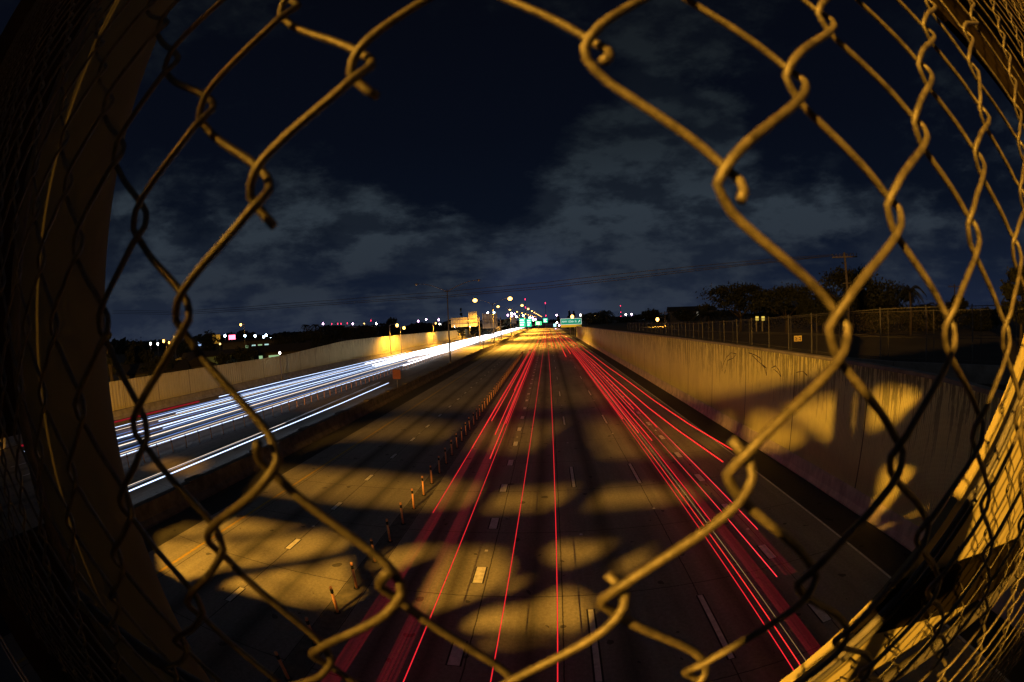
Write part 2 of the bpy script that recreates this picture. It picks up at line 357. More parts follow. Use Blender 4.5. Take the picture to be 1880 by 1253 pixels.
def fence_run(P, zb, zt, step, label, post_r=.03, dbl=False, hz=True):
    f = empty('chain_link_fence', (P[0][0], P[0][1], zb[0]), label, 'fence', 'fences above the retaining wall'); off = -Vector(f.location)
    L = [0]
    for a, c in zip(P, P[1:]): L.append(L[-1]+math.dist(a, c))
    def pt(s):
        s = max(0, min(L[-1], s))
        for i in range(len(P)-1):
            if s <= L[i+1]+1e-9:
                u = (s-L[i])/(L[i+1]-L[i]); return (P[i][0]+(P[i+1][0]-P[i][0])*u, P[i][1]+(P[i+1][1]-P[i][1])*u, zb[i]+(zb[i+1]-zb[i])*u, zt[i]+(zt[i+1]-zt[i])*u)
    n = int(L[-1]/step)
    for k in range(n+1):
        x, y, z0, z1 = pt(k*step); bb = MB().tube([Vector((x,y,z0))+off, Vector((x,y,z1+.04))+off], post_r, 8).ball(Vector((x,y,z1+.05))+off, post_r*1.3); bb.build('post', MGALV, f)
    K = [pt(L[-1]*i/(n*2)) for i in range(n*2+1)]
    MB().tube([Vector((x,y,z1))+off for x,y,z0,z1 in K], .018, 6).build('top_rail', MGALV, f)
    if hz: MB().tube([Vector((x,y,(z0+z1)/2))+off for x,y,z0,z1 in K], .014, 6).build('middle_rail', MGALV, f)
    MB().tube([Vector((x,y,z0+.12))+off for x,y,z0,z1 in K], .014, 6).build('bottom_rail', MGALV, f)
    m = MB(); h = .11                                 # woven wire, coarse far from the lens
    for sgn in (1, -1):
        s = -2.5
        while s < min(L[-1], 58):
            a = pt(s); hh = a[3]-a[2]; c = pt(s+hh)
            if s > 0:
                p0 = Vector((a[0],a[1],a[2] if sgn > 0 else a[3])); p1 = Vector((c[0],c[1],c[3] if sgn > 0 else c[2])); dd = Vector((0,0,.0016))
                m.quad(p0+off-dd, p1+off-dd, p1+off+dd, p0+off+dd)
            s += h
    m.build('wire_mesh', mat('old_wire', (.10,.09,.08), .7), f)
    return f
fence_run(FP, [5.9,5.95,6.0,6.0,6.0,6.0,6.0], [7.0,7.25,7.95,8.1,8.22,8.15,8.1], 2.35, 'tall galvanised chain link fence standing on the retaining wall and parapet')
FP2 = [(16.5,70),(16.5,36),(17.5,20),(19.5,15),(24,8),(29,0)]
fence_run(FP2, [5.3]*6, [7.0,7.3,7.9,8.0,8.1,8.1], 3.1, 'second thinner chain link fence behind the one on the retaining wall', .022)
sg = empty('fence_sign', at(1465,622,16.3), 'small yellow sign of two panels wired to the fence over the wall', 'sign')
p0 = sg.location
for k, s_ in enumerate((-1, 1)):
    x0 = s_*.115; bb = MB().box(x0-.1, x0+.1, -.01, .01, -.12, .12); pn = bb.build('panel', mat('sign_yellow', (.62,.5,.2), .5, vary=.3, vscale=20), sg)
    mm = MB()
    for (a, c, d_, e) in ((-.06,-.01,.02,.06),(.0,.05,-.01,.05),(-.05,.03,-.07,-.03),(.01,.06,-.08,-.05)): mm.box(x0+a, x0+c, -.014, -.0125, d_, e)
    mm.build('lettering', mat('sign_black', (.02,.02,.02), .5), pn)

# ---------------------------------------------------------------- left sound wall
wl = empty('sound_wall', (-46.6, 100, 0), 'long brown concrete wall along the far left carriageway, stepping up partway', 'wall')
w = MB(); prof = [(-20,4.1),(60,4.1),(66,4.15),(92,5.55),(130,5.55),(205,5.0),(400,4.2),(700,4.2)]
for (a, za), (c, zc) in zip(prof, prof[1:]): w.prism([(0,a-100,0),(0,c-100,0),(0,c-100,zc),(0,a-100,za)], (-.3,0,0))
w.build('wall', WALLL, wl)
w = MB(); w.prism([(.05+1.05,-120,.002),(.003,-120,.002),(.003,-120,.9),(.55,-120,.9),(.75,-120,.3)], (0,600,0)); w.build('barrier_base', MCONC, wl)

# ---------------------------------------------------------------- median barrier
md = empty('median_barrier', (-17.5, 100, 0), 'dark stained concrete median barrier between the two carriageways', 'barrier')
w = MB(); w.prism([(x, -120, z) for x, z in ((-.42,.003),(.42,.003),(.40,.12),(.24,.38),(.2,1.07),(-.2,1.07),(-.24,.38),(-.40,.12))], (0,720,0)); w.build('barrier', MBARR, md)
for k in range(18): MB().box(-.28,.28,-92+6*k,-90.9+6*k,1.073,1.16).build('cap_block', MBARR, md)
hr = MB()
for k in range(260):
    y = -95+.33*k+random.uniform(-.08,.08); x = .26+random.uniform(0,.25); hr.ball((x,y,.03),.05*random.uniform(.3,1),1,1.4,.5,5,4)
tag(hr.build('litter', mat('grit', (.12,.10,.07), .9), md), kind='stuff')

# ---------------------------------------------------------------- tubular delineator posts
MOR = mat('orange_plastic', (.95,.45,.22), .55, vary=.3, vscale=9); MBAND = mat('white_band', (.75,.7,.62), .4); MDK = mat('black_rubber', (.02,.02,.02), .8)
def make_post(label, group):
    e = empty('delineator_post', (0,0,0), label, 'road post', group)
    MB().tube([(0,0,.03),(0,0,.76)], .045, 10).build('tube', MOR, e, True)
    MB().tube([(0,0,.76),(0,0,.90)], .047, 10).build('dark_band', MDK, e, True)
    MB().tube([(0,0,.90),(0,0,.99),(0,0,1.0)], [.045,.045,.02], 10).build('top', MOR, e, True)
    MB().tube([(0,0,.004),(0,0,.03)], [.11,.09], 10).build('base', MDK, e)
    return e
pg = 'orange tubular posts beside the red trails'
proto = make_post('first orange post from the bridge in the row left of the red trails', pg)
proto.location = (-6.1, 5.71, 0)
for k in range(1, 62):
    if k == 3: y = 5.71+1.61*2.9
    else: y = 5.71+1.61*k
    c = copy_tree(proto, (-6.1+random.uniform(-.02,.02), y, 0), '%s orange post from the bridge in the row left of the red trails' % ordinal(k+1))
    c.rotation_euler = (random.uniform(-.03,.03), random.uniform(-.03,.03), random.uniform(0,3))
pg2 = 'red posts beside the white trails'
for k in range(62):
    c = copy_tree(proto, (-26.7+random.uniform(-.03,.03), 12.6+1.58*k, 0), '%s reddish post from the bridge in the row under the white trails' % ordinal(k+1)); c['group'] = pg2
    c.rotation_euler = (random.uniform(-.03,.03), random.uniform(-.03,.03), random.uniform(0,3))
struct('separator_strip', strip(-6.52,-5.78,-20,600,.004), mat('separator_dark', (.17,.165,.15), .8, vary=.5, vscale=4))
struct('separator_strip', strip(-27.1,-26.3,-20,600,.005), MATS['separator_dark'])

# ---------------------------------------------------------------- light trails
RED = (1.0, .022, .035); WHT = (.86, .90, 1.0)
nlt = 0
def trail(pts, r, m, label, grp, wob=.0, flat=False, n=5):
    P = []; Ltot = len(pts)
    for (x0,y0,z0), (x1,y1,z1) in zip(pts, pts[1:]):
        k = max(2, int(abs(y1-y0)/4))
        for i in range(k): u = i/k; uu = u*u*(3-2*u) if Ltot > 2 and False else u; P.append((x0+(x1-x0)*uu, y0+(y1-y0)*u, z0+(z1-z0)*u))
    P.append(pts[-1]); ph = random.uniform(0,6)
    P = [(x+wob*math.sin(y*.11+ph)*.6, y, z+wob*.4*math.sin(y*.19+ph*2)) for x, y, z in P]
    b_ = MB()
    if flat:
        for a, c in zip(P, P[1:]): b_.quad((a[0]-r,a[1],a[2]),(a[0]+r,a[1],a[2]),(c[0]+r,c[1],c[2]),(c[0]-r,c[1],c[2]))
    else: b_.tube(P, r, n)
    o = b_.build('light_trail', m); return tag(o, label, 'light trail', grp)
RG = 'red tail light trails on the near carriageway'; WG = 'white headlight trails on the far carriageway'
r1 = glowmat('tail_light_bright', RED, .95); r2 = glowmat('tail_light_hot', (1,.035,.03), 1.15)
rv = veil('tail_light_veil', (1,.03,.05), .045); rv2 = veil('tail_light_veil_faint', (1,.03,.05), .035); rv3 = veil('tail_light_veil_strong', (1,.03,.05), .40)
trail([(-1.27,3.5,.8),(-1.27,110,.8)], .013, r1, 'thin bright red trail, left one of the two running down the picture centre', RG)
trail([(.09,3.5,.8),(.09,60,.8),(-.1,110,.8)], .015, r1, 'thin bright red trail, right one of the two running down the picture centre', RG)
trail([(-3.05,3,.8),(-3.08,22,.8),(-3.0,110,.8)], .014, r1, 'crisp red trail on the right edge of the broad pair by the posts', RG)
trail([(-3.42,3,.79),(-3.42,110,.79)], .21, rv, 'broad soft red trail, inner one of the pair by the orange posts', RG, flat=True)
trail([(-4.62,3,.79),(-4.45,14,.79),(-4.48,110,.79)], .20, rv, 'broad soft red trail, outer one nearest the orange posts', RG, flat=True)
trail([(-4.62,15,.8),(-4.5,110,.8)], .016, r1, 'crisp red trail nearest the orange posts, beginning beyond the fence hole edge', RG)
for xi, (x_, y_) in enumerate(((-4.62,24),(-4.34,31),(-3.62,27),(-3.30,22))): trail([(x_,y_,.82),(x_,115,.82)], .026, r2, 'bright red trail beyond the shadow bands by the posts, %s from the left' % ordinal(xi+1), RG, .04)
for xi, (x_, y_) in enumerate(((5.12,30),(5.5,26),(5.9,24),(6.55,33),(6.95,27))): trail([(x_,y_,.82),(x_+.1,110,.82)], .026, r2, 'bright far red trail of the right bundle, %s from the left' % ordinal(xi+1), RG, .05)
trail([(-3.2,30,.82),(-3.3,110,.82)], .03, r1, 'short red trail beginning midway between the posts and the centre pair', RG)
trail([(-3.75,45,.82),(-3.7,160,.82)], .035, r1, 'far red trail beside the last orange posts', RG)
trail([(5.03,3,.8),(5.05,110,.8)], .012, r1, 'thin red trail, leftmost of the bundle on the right half of the road', RG)
trail([(5.24,3,.8),(5.3,110,.8)], .014, r2, 'brighter thin red trail, second of the bundle on the right half of the road', RG)
trail([(5.80,3,.78),(5.84,110,.78)], .20, rv, 'broad soft red trail in the middle of the right bundle', RG, flat=True)
trail([(5.62,13,.79),(5.68,110,.79)], .018, r1, 'crisp red trail along the broad soft one of the right bundle', RG)
trail([(6.28,9,.8),(6.3,110,.8)], .010, veil('tl_thin', (1,.03,.05), .8), 'faint thin red trail right of the broad one in the bundle', RG)
trail([(6.78,9,.77),(6.85,110,.77)], .22, rv2, 'faint broad red trail over the short wide dashes on the right', RG, flat=True)
trail([(7.0,12,.79),(7.05,110,.79)], .012, veil('tl_thin', (1,.03,.05), .8), 'faint thin red trail, rightmost of the bundle over the dashes', RG)
trail([(5.46,4,.75),(5.5,60,.75)], .006, veil('amber_thin', (1,.55,.2), .35), 'hairline amber trail inside the right red bundle', RG)
trail([(8.43,19.1,.85),(8.0,26,.85),(7.75,33,.85),(7.5,60,.85),(7.3,115,.85)], .035, r2, 'thick bright red trail right of the bundle, ending short of the bridge', RG, .05)
trail([(9.69,20.7,.85),(9.2,27,.86),(8.9,36,.85),(8.6,60,.85),(8.4,115,.85)], .035, r2, 'thick bright red trail closest to the retaining wall', RG, .05)
FARR = ((.95,110,260),(1.95,108,240),(3.4,84,200),(4.6,90,220),(-2.2,120,300),(-.8,115,300),(.3,150,330),(6.9,115,260),(8.0,118,200),(-3.6,110,300),(-1.4,112,250),(5.3,110,300))
for i, (x, ya, yb) in enumerate(FARR):
    rank = 1+sum(1 for q in FARR if q[0] < x)
    trail([(x,ya,.85),(x*.9,yb,.85)], .07, r2, 'short far red trail, %s from the left where the road meets the horizon' % ordinal(rank), RG, .15)
w1 = glowmat('headlight_white', (.56,.70,1.0), 2.3); w2 = glowmat('headlight_warm', (1,.80,.62), 1.5); w3 = glowmat('headlight_blue', (.22,.40,1.0), .75)
wv = veil('headlight_veil', (.32,.5,1.0), .06); wv2 = veil('headlight_veil_warm', (1,.6,.5), .06)
trail([(-20.8,8,.65),(-20.85,39,.65),(-21.3,54.2,.65)], .038, w1, 'thick white trail standing apart, nearest the median barrier', WG)
trail([(-21.35,8,.65),(-21.5,25,.65),(-22.9,55,.65)], .018, veil('thin_white_veil', (.8,.85,1), .13), 'thin white trail just above the lone thick one', WG)
trail([(-21.75,8,.6),(-21.8,30,.6)], .012, w2, 'hairline warm trail beside the lone thick white one', WG)
spec = [(-27.75,10,400,.036,w1,'white trail right behind the tops of the reddish posts'),(-28.5,10,400,.02,w2,'thin warm trail, second from the reddish posts'),
 (-29.15,10,400,.03,w3,'thin blue trail, third from the reddish posts'),(-30.8,10,400,.045,w2,'thick warm white trail in the middle of the far carriageway'),
 (-31.6,12,400,.022,w3,'thin bluish trail above the thick warm one'),(-32.3,24,400,.03,w1,'thin white trail starting partway in the middle lanes'),
 (-33.4,10,400,.055,w1,'thickest bluish white trail of the far carriageway'),(-34.6,12,400,.024,w3,'thin blue trail above the thickest one'),
 (-35.6,26,400,.045,w1,'white trail above the blue one, starting partway'),(-36.6,14,400,.02,w2,'hairline warm trail in the upper lanes'),
 (-37.3,30,400,.04,w1,'white trail in the upper lanes, starting partway'),(-38.2,10,130,.026,w1,'white trail next to the red one by the sound wall'),
 (-39.0,26,122,.03,w3,'thin blue trail near the sound wall'),(-40.6,45,117,.05,w1,'short white trail closest to the sound wall')]
for x, a, c, r, m, lb in spec: r *= .9; trail([(x,a,.68),(x,c*.35,.68),(x*.985,c,.68)], r, m, lb, WG, .06)
trail([(-39.7,10,.9),(-39.6,24,.9),(-39.5,36,.9)], .09, glowmat('far_tail_red', (.6,.02,.04), .35), 'dim wide red trail along the foot of the sound wall', WG)
for vi, (x, a) in enumerate(((-28.6,12),(-31.2,12),(-33.8,12),(-36.3,14),(-38.6,20))):
    trail([(x,a,.5),(x,300,.5)], .55, wv if x < -30 else wv2, 'soft bluish glow between white trails, %s lane counted from the red posts' % ordinal(vi+1), WG, flat=True)
for i in range(12):
    x = -27.2-i*.95; trail([(x,88+random.uniform(-16,22),.75),(x*.97,500,.8)], .085, glowmat('headlight_hot', (1,.97,1), 4.0), 'overexposed far white trail, %s counted from the red posts' % ordinal(i+1), WG, .12)

# ---------------------------------------------------------------- light poles of the median
MPOLE = mat('grey_pole', (.16,.15,.15), .5, metal=.5)
GS = glowmat('sodium_globe', (1,.46,.09), 9); GW = glowmat('white_globe', (1,.86,.80), 22); GB = glowmat('blue_white_globe', (.55,.8,1), 26)
GR = glowmat('red_beacon', (1,.03,.10), 5); MOFF = mat('unlit_glass', (.6,.58,.5), .3)
def light(parent, loc, power, col, radius=.3, spot=150):
    ld = bpy.data.lights.new('lamp_light', 'SPOT' if spot else 'POINT')
    if spot: ld.spot_size = math.radians(spot); ld.spot_blend = .55
    ld.energy = power; ld.color = col; ld.shadow_soft_size = radius
    lo = bpy.data.objects.new('lamp_light', ld); C.objects.link(lo); lo.parent = parent; lo.location = loc; return lo
def double_lamp(y, lit, label, power=0, x=-17.6):
    gr_ = .74 if y < 180 else .62 if y < 300 else .5
    e = empty('street_lamp', (x, y, 0), label, 'street lamp', 'double lamps on the median')
    MB().tube([(0,0,.9),(0,0,14.3)], [.16,.08], 10).build('pole', MPOLE, e, True)
    MB().tube([(0,0,1.072),(0,0,1.35)], [.30,.26], 10).build('base', MPOLE, e)
    for s in (-1, 1):
        P = [(0,0,13.9)]+[(s*5.5*u, 0, 13.9+1.75*math.sin(u*PI/2)) for u in (.15,.3,.5,.7,.85,1)]
        MB().tube(P, [.07,.065,.06,.055,.05,.045,.04], 8).build('arm', MPOLE, e, True)
        hd = MB().ball((s*5.75,0,15.66), .34, 1.3,.6,.35); hd.build('lamp_head', MPOLE, e, True)
        MB().ball((s*5.78,0,15.5), gr_ if lit else .17, 1,1,.8).build('globe', GS if lit else MOFF, e, True)
        if lit and power: light(e, (s*5.78,0,14.9), power, SOD, .3)
    return e
double_lamp(76, False, 'tall unlit double armed lamp on the median, the nearest one')
for k, y in enumerate((141,208,274,340,406,472,540,610,690,790,900)):
    double_lamp(y, True, '%s lit double armed sodium lamp on the median beyond the unlit one' % ordinal(k+1), (90000 if k < 5 else 0))
# small posts and brown panel on the median
sp_ = empty('road_sign', (-17.5, 47.4, 1.07), 'square brown sign seen from behind on a post of the median barrier', 'sign')
MB().tube([(0,0,0),(0,0,2.1)], .05, 8).build('post', MPOLE, sp_)
MB().box(-.5,.5,-.09,-.06,.95,2.05).build('panel', mat('sign_back_brown', (.22,.06,.035), .6, vary=.3, vscale=5), sp_)
sp_ = empty('marker_post', (-17.5, 116, 1.07), 'short dark marker post on the median barrier before the first lit lamp', 'post')
MB().tube([(0,0,0),(0,0,3.6)], .10, 8).build('post', MPOLE, sp_); MB().box(-.14,.14,-.13,-.105,2.9,3.5).build('plate', MPOLE, sp_)

# ---------------------------------------------------------------- other lamps, near and far
def lamp(px, py, r, kind, zbase, label, grp=None, size=.3, power=0, armx=0, name='street_lamp'):
    g_ = {'s':GS,'w':GW,'b':GB,'r':GR,'g':glowmat('green_globe',(.3,1,.5),9),'y':glowmat('window_glow',(1,.62,.2),3),'p':glowmat('pink_globe',(1,.55,.95),14)}[kind]
    x, y, z = atr(px, py, r); e = empty(name, (x+armx, y, zbase), label, 'street lamp', grp)
    H = z-zbase
    MB().tube([(0,0,0),(0,0,H+.3)], [.13,.07], 6).build('pole', MPOLE, e)
    MB().tube([(0,0,H+.2),(-armx*.5,0,H+.45),(-armx,0,H+.35)] if armx else [(0,0,H+.3),(0,0,H+.4)], .06, 6).build('arm', MPOLE, e)
    MB().ball((-armx,0,H), size, 1,1,1.15).build('globe', g_, e, True)
    if power: light(e, (-armx,-.4,H-.5), power, SOD, .3)
    return e
lamp(729,597.8,126,'s',0,'bright sodium lamp on a short arm over the sound wall, left of the pair','sodium lamps over the sound wall',.42,16000,-2.4)
lamp(741.7,602.6,134,'s',0,'bright sodium lamp over the sound wall, lower right of the pair','sodium lamps over the sound wall',.42,12000,-1.2)
lamp(800,594,176,'s',0,'sodium lamp over the sound wall just before the stepped sign back','sodium lamps over the sound wall',.30,26000,-1.2)
lamp(866,597,232,'s',0,'sodium lamp low over the sound wall under the stepped sign back','sodium lamps over the sound wall',.30,26000,-1.2)
lamp(300.3,626.7,95,'s',0,'orange lamp among dark trees left, nearest the big column',None,.28,2500,1.0)
lamp(442,596.6,120,'s',0,'tall orange lamp rising alone above the shops on the left',None,.30,3000,1.3)
lamp(1127.4,596,230,'s',0,'starry sodium lamp low behind the far retaining wall',None,.75,9000)
lamp(1207,587,110,'s',5.3,'starry sodium lamp beside the wooden pole behind the retaining wall',None,.42,7000,2.0)
lamp(1050.6,581.8,205,'s',0,'sodium lamp burning right above the green exit sign',None,.75,25000,2.0)
FG = 'distant lamps along the horizon'
far = [(497,622,170,'b'),(461,626,165,'g'),(404,632,150,'y'),(437,629,160,'w'),(276.5,631.5,140,'w'),(289.6,632,140,'w'),(310.5,629.5,150,'s'),(351,626,150,'y'),(413,617,170,'b'),(449.6,617,170,'b'),(468.3,617,180,'b'),(488.7,616,170,'b'),(484,619,175,'b'),(475,626,160,'g'),(513.6,648.5,75,'w'),
 (593,595,420,'p'),(647.6,595,420,'p'),(668.5,595,420,'y'),(690.6,595,430,'w'),(767.7,590,420,'p'),(782.5,587,420,'p'),(805.5,587.6,400,'p'),(807.7,596,400,'w'),(834.5,600,290,'b'),(839,600,300,'w'),(863,599.4,290,'b'),(873,599,290,'b'),
 (895.5,574.6,330,'b'),(907,574,330,'b'),(939,575.7,600,'w'),(932.4,579,500,'p'),(944.8,577,500,'p'),(939.8,581,600,'p'),(948,582,600,'w'),(960.5,579.6,600,'w'),(972.8,583.5,700,'w'),(978,583.6,800,'p'),(979,588,800,'w'),(983,587,800,'p'),
 (1022,579,400,'p'),(1022.5,593,400,'w'),(1026.5,597.6,380,'p'),(1020.3,605.5,380,'p'),(1065.7,579,420,'w'),(1093,579,420,'y'),(1071.7,592.8,400,'w'),(1077,592.8,330,'p'),(1110,595,330,'p'),(1149,578.4,520,'w'),(1159.4,577.4,520,'p'),(1186,580.4,500,'b'),
 (1158,603,240,'w'),(1170,603,240,'p'),(1181.6,603,240,'p'),(1176.5,598.5,260,'b'),(1184,598,260,'y'),(1248,601,170,'p'),(1249.7,597,170,'y'),(1260.8,594.8,160,'g'),(1237,597,160,'y')]
cn = {'w':'white','s':'orange','y':'amber','b':'blue white','g':'green','p':'pinkish white'}
def side(px): return 'left of the sodium pair' if px < 700 else 'by the sign backs' if px < 900 else 'where the road vanishes' if px < 1010 else 'around the green exit sign' if px < 1100 else 'beyond the retaining wall'
cnt = {}
for px, py, r, k in sorted(far):
    cnt[(k, side(px))] = cnt.get((k, side(px)), 0)+1
    lamp(px, py, r, k, 5.3 if (px > 1140 and r < 300) else 0, 'small %s distant lamp %s, %s from the left' % (cn[k], side(px), ordinal(cnt[(k, side(px))])), FG, r*(.0024 if px < 520 else .0019))
# radio masts with red beacons
for px, ytop, r, bs, lb in ((1001,553,1500,(557,580),'thin radio mast with a tall red beacon right of the vanishing point'),(964,548,1700,(550,565),'thin radio mast with two faint red beacons left of the vanishing point'),
        (1139,560,1500,(562,573.7,581),'thin radio mast with three faint red beacons beyond the retaining wall'),(680.8,586,1100,(589,),'radio mast with one red beacon above the far trees'),
        (609,594,900,(595.4,),'low mast with a red beacon, first of four left of the trees'),(620,593,900,(595,),'low mast with a red beacon, second of four'),(626,593,900,(595,),'low mast with a red beacon, third of four'),(637.5,592,900,(594,),'low mast with a red beacon, last of four')):
    x, y, z = atr(px, ytop, r); e = empty('radio_mast', (x,y,0), lb, 'radio mast', 'radio masts on the horizon')
    MB().tube([(0,0,0),(0,0,z)], [r*.0006,r*.0002], 4).build('mast', mat('mast_dark', (.05,.04,.05), .8), e)
    for q in bs:
        zz = atr(px, q, r)[2]; MB().ball((0,0,zz), r*.00095, .8,.8,2.4 if len(bs) < 3 else 1.2, 6, 4).build('beacon', GR, e)

# ---------------------------------------------------------------- signs
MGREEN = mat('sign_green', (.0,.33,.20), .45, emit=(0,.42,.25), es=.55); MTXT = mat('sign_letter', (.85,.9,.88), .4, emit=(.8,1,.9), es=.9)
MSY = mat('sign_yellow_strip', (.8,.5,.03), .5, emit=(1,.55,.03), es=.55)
MBACK = mat('aluminium_sign_back', (.46,.43,.38), .6, vary=.35, vscale=1.0, stretch=(3,3,.2))
def text(txt, size, loc, m, parent, align='CENTER', ext=.01):
    cu = bpy.data.curves.new('t', 'FONT'); cu.body = txt; cu.size = size; cu.align_x = align; cu.align_y = 'CENTER'; cu.extrude = ext
    to = bpy.data.objects.new('t', cu); C.objects.link(to); bpy.context.view_layer.update()
    me = bpy.data.meshes.new_from_object(to.evaluated_get(bpy.context.evaluated_depsgraph_get())); bpy.data.objects.remove(to)
    me.materials.clear(); me.materials.append(m); me.transform(Matrix.Rotation(PI/2, 4, 'X'))
    o = bpy.data.objects.new('lettering', me); C.objects.link(o); o.parent = parent; o.location = loc; return o
a0 = at(1029,585.5,200); a1 = at(1068,600.5,200); cx = (a0[0]+a1[0])/2; wd = a1[0]-a0[0]; zt, zb_ = a0[2]-.1, a1[2]+.1
ex = empty('highway_sign', (cx,200,0), 'green exit sign with white street name and yellow lower strip on two posts', 'highway sign')
pn = MB().box(-wd/2, wd/2, -.06, 0, zb_+1.15, zt).build('green_panel', MGREEN, ex)
MB().box(-wd/2, wd/2, -.06, 0, zb_, zb_+1.14).build('yellow_strip', MSY, ex)
fr = MB(); t_ = .14
for q in ((-wd/2,wd/2,zt-t_,zt),(-wd/2,wd/2,zb_+1.15,zb_+1.15+t_),(-wd/2,-wd/2+t_,zb_+1.15+t_,zt-t_),(wd/2-t_,wd/2,zb_+1.15+t_,zt-t_)): fr.box(q[0],q[1],-.066,-.061,q[2],q[3])
fr.build('border', MTXT, pn)
text('NW 125th St', 1.25, (-.8, -.075, (zb_+1.15+zt)/2), MTXT, pn, ext=.004)
ar = MB(); ax, az = wd/2-1.1, (zb_+1.15+zt)/2
ar.prism([(ax-.5,-.07,az-.42),(ax-.35,-.07,az-.56),(ax+.2,-.07,az+.02),(ax+.4,-.07,az-.2),(ax+.45,-.07,az+.5),(ax-.25,-.07,az+.42),(ax-.02,-.07,az+.2)], (0,-.006,0)); ar.build('arrow', MTXT, pn)
for xx in (-.55, 1.5): MB().box(xx-.12,xx+.12,.01,.3,0,zt-.2).build('post', mat('sign_post_steel', (.45,.42,.36), .5), ex)
for xx in (-3.0, 1.0, 4.0): MB().tube([(xx,-.9,zb_-.25),(xx,-.05,zb_-.1)], .05, 5).build('lamp_bracket', MPOLE, ex)
def back_sign(pa, y, lb, ww):
    xs = []
    for (x0,y0),(x1,y1) in pa: p = at(x0,y0,y); q = at(x1,y1,y); xs.append((p[0],q[0],q[2],p[2]))
    cx = sum(a[0]+a[1] for a in xs)/len(xs)/2; e = empty('highway_sign', (cx,y,0), lb, 'highway sign', 'sign backs over the far carriageway')
    for x0,x1,z0,z1 in xs:
        n_ = max(3, int((x1-x0)/1.1)); bb = MB()
        for i in range(n_):
            u0 = x0+(x1-x0)*i/n_; u1 = x0+(x1-x0)*(i+1)/n_; bb.box(u0-cx, u1-cx-.05, 0, .05, z0, z1)
        bb.build('panel', MBACK, e)
        rb = MB()
        for i in range(n_): u0 = x0+(x1-x0)*(i+.5)/n_; rb.box(u0-cx-.05,u0-cx+.05,-.14,-.002,z0,z1)
        rb.build('stiffeners', mat('stiffener_steel', (.2,.18,.15), .6), e)
    X0 = min(a[0] for a in xs)-cx-.8; X1 = max(a[1] for a in xs)-cx+ww; zc = sum((a[2]+a[3])/2 for a in xs)/len(xs)
    tr = MB()
    for zz in (zc-.7, zc+.7): tr.box(X0,X1,-.42,-.24,zz-.09,zz+.09)
    k = 0; x = X0
    while x < X1-1.2: tr.tube([(x,-.33,zc-.6+1.2*(k%2)),(x+1.2,-.33,zc+.6-1.2*(k%2))], .06, 5); x += 1.2; k += 1
    tr.build('truss', mat('stiffener_steel', (.2,.18,.15), .6), e)
    MB().tube([(X1-.2,-.33,0),(X1-.2,-.33,zc+1.2)], .22, 10).build('post', MPOLE, e)
    return e
back_sign([((828,584),(859,600)),((859.4,573),(877,599.4))], 150, 'stepped back of a two part highway sign, lit amber, above the sound wall', .8)
back_sign([((885,577),(914,602.5))], 166, 'upright rectangular sign back, lit amber, next to the first lit median lamp', 1.4)
for i, (x0,y0,x1,y1,y,lb) in enumerate(((953,585,965,600,300,'small bright green sign left of the vanishing point'),(966.5,586,976,600,330,'green and white sign just right of the small bright green one'),(983,590.5,994.5,597,420,'wide low green sign under the masts'),(997,585,1005.5,592.5,380,'green sign on a pole right of the vanishing point'),(937,582,948,594,260,'brown lit sign back at the end of the white trails'))):
    p = at(x0,y0,y); q = at(x1,y1,y); e = empty('highway_sign', ((p[0]+q[0])/2,y,0), lb, 'highway sign', 'green signs near the vanishing point'); hw = (q[0]-p[0])/2
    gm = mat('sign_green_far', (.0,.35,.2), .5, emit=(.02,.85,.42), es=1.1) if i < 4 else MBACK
    pn = MB().box(-hw,hw,-.05,0,q[2],p[2]).build('panel', gm, e)
    if i < 4:
        tx = MB(); hh = (p[2]-q[2])
        for k in range(3): tx.box(-hw*.7,hw*.7*random.uniform(.3,1),-.07,-.052,q[2]+hh*(.15+.28*k),q[2]+hh*(.28+.28*k))
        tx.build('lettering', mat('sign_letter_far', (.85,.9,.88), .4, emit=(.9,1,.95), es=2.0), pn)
    MB().tube([(0,.15,0),(0,.15,p[2])], .15, 6).build('post', MPOLE, e)
# far overpass closing the road
ov = empty('far_overpass', (4,520,0), 'low dark overpass crossing the road near the vanishing point', 'bridge')
MB().box(-70,70,-4,4,3.6,5.2).build('deck', MBARR, ov)
for xx in (-58,-26,-8,9.5,24,50): MB().box(xx-.6,xx+.6,-3,3,0,3.59).build('pier', MBARR, ov)

# ---------------------------------------------------------------- power poles and lines
MWOOD = mat('weathered_wood', (.12,.10,.085), .9, vary=.4, vscale=4)
def power_pole(loc, h, rz, lb, tf=True):
    e = empty('power_pole', loc, lb, 'power pole', 'wooden power poles'); e.rotation_euler.z = rz
    MB().tube([(0,0,0),(0,0,h)], [.19,.13], 10).build('pole', MWOOD, e, True)
    MB().box(-1.5,1.5,-.24,-.14,h-.55,h-.42).build('crossarm', MWOOD, e)
    MB().box(-.5,.5,-.24,-.14,h-3.2,h-3.1).build('crossarm', MWOOD, e)
    for xx in (-1.4,-1.0,-.55,-.15,.3,.7,1.05,1.42):
        MB().tube([(xx,-.19,h-.42),(xx,-.19,h-.30),(xx,-.19,h-.24),(xx,-.19,h-.12)], [.02,.06,.035,.045], 6).build('insulator', mat('insulator', (.10,.09,.09), .4), e)
    if tf: MB().tube([(.42,-.05,h-3.1),(.42,-.05,h-2.3)], .22, 10).build('transformer', MPOLE, e)
    return e
p1 = atr(1550,464,48); power_pole((p1[0],p1[1],5.3), p1[2]-5.3, math.radians(-38), 'wooden power pole with crossarm behind the trees on the right', False)
p2 = atr(1752,522,90); power_pole((p2[0],p2[1],5.3), p2[2]-5.3, math.radians(-50), 'smaller far power pole against the sky at the right edge', False)
p3 = atr(1220.5,572,120); power_pole((p3[0],p3[1],5.3), p3[2]-5.3, math.radians(-10), 'power pole lit orange beside the starry lamp', True)
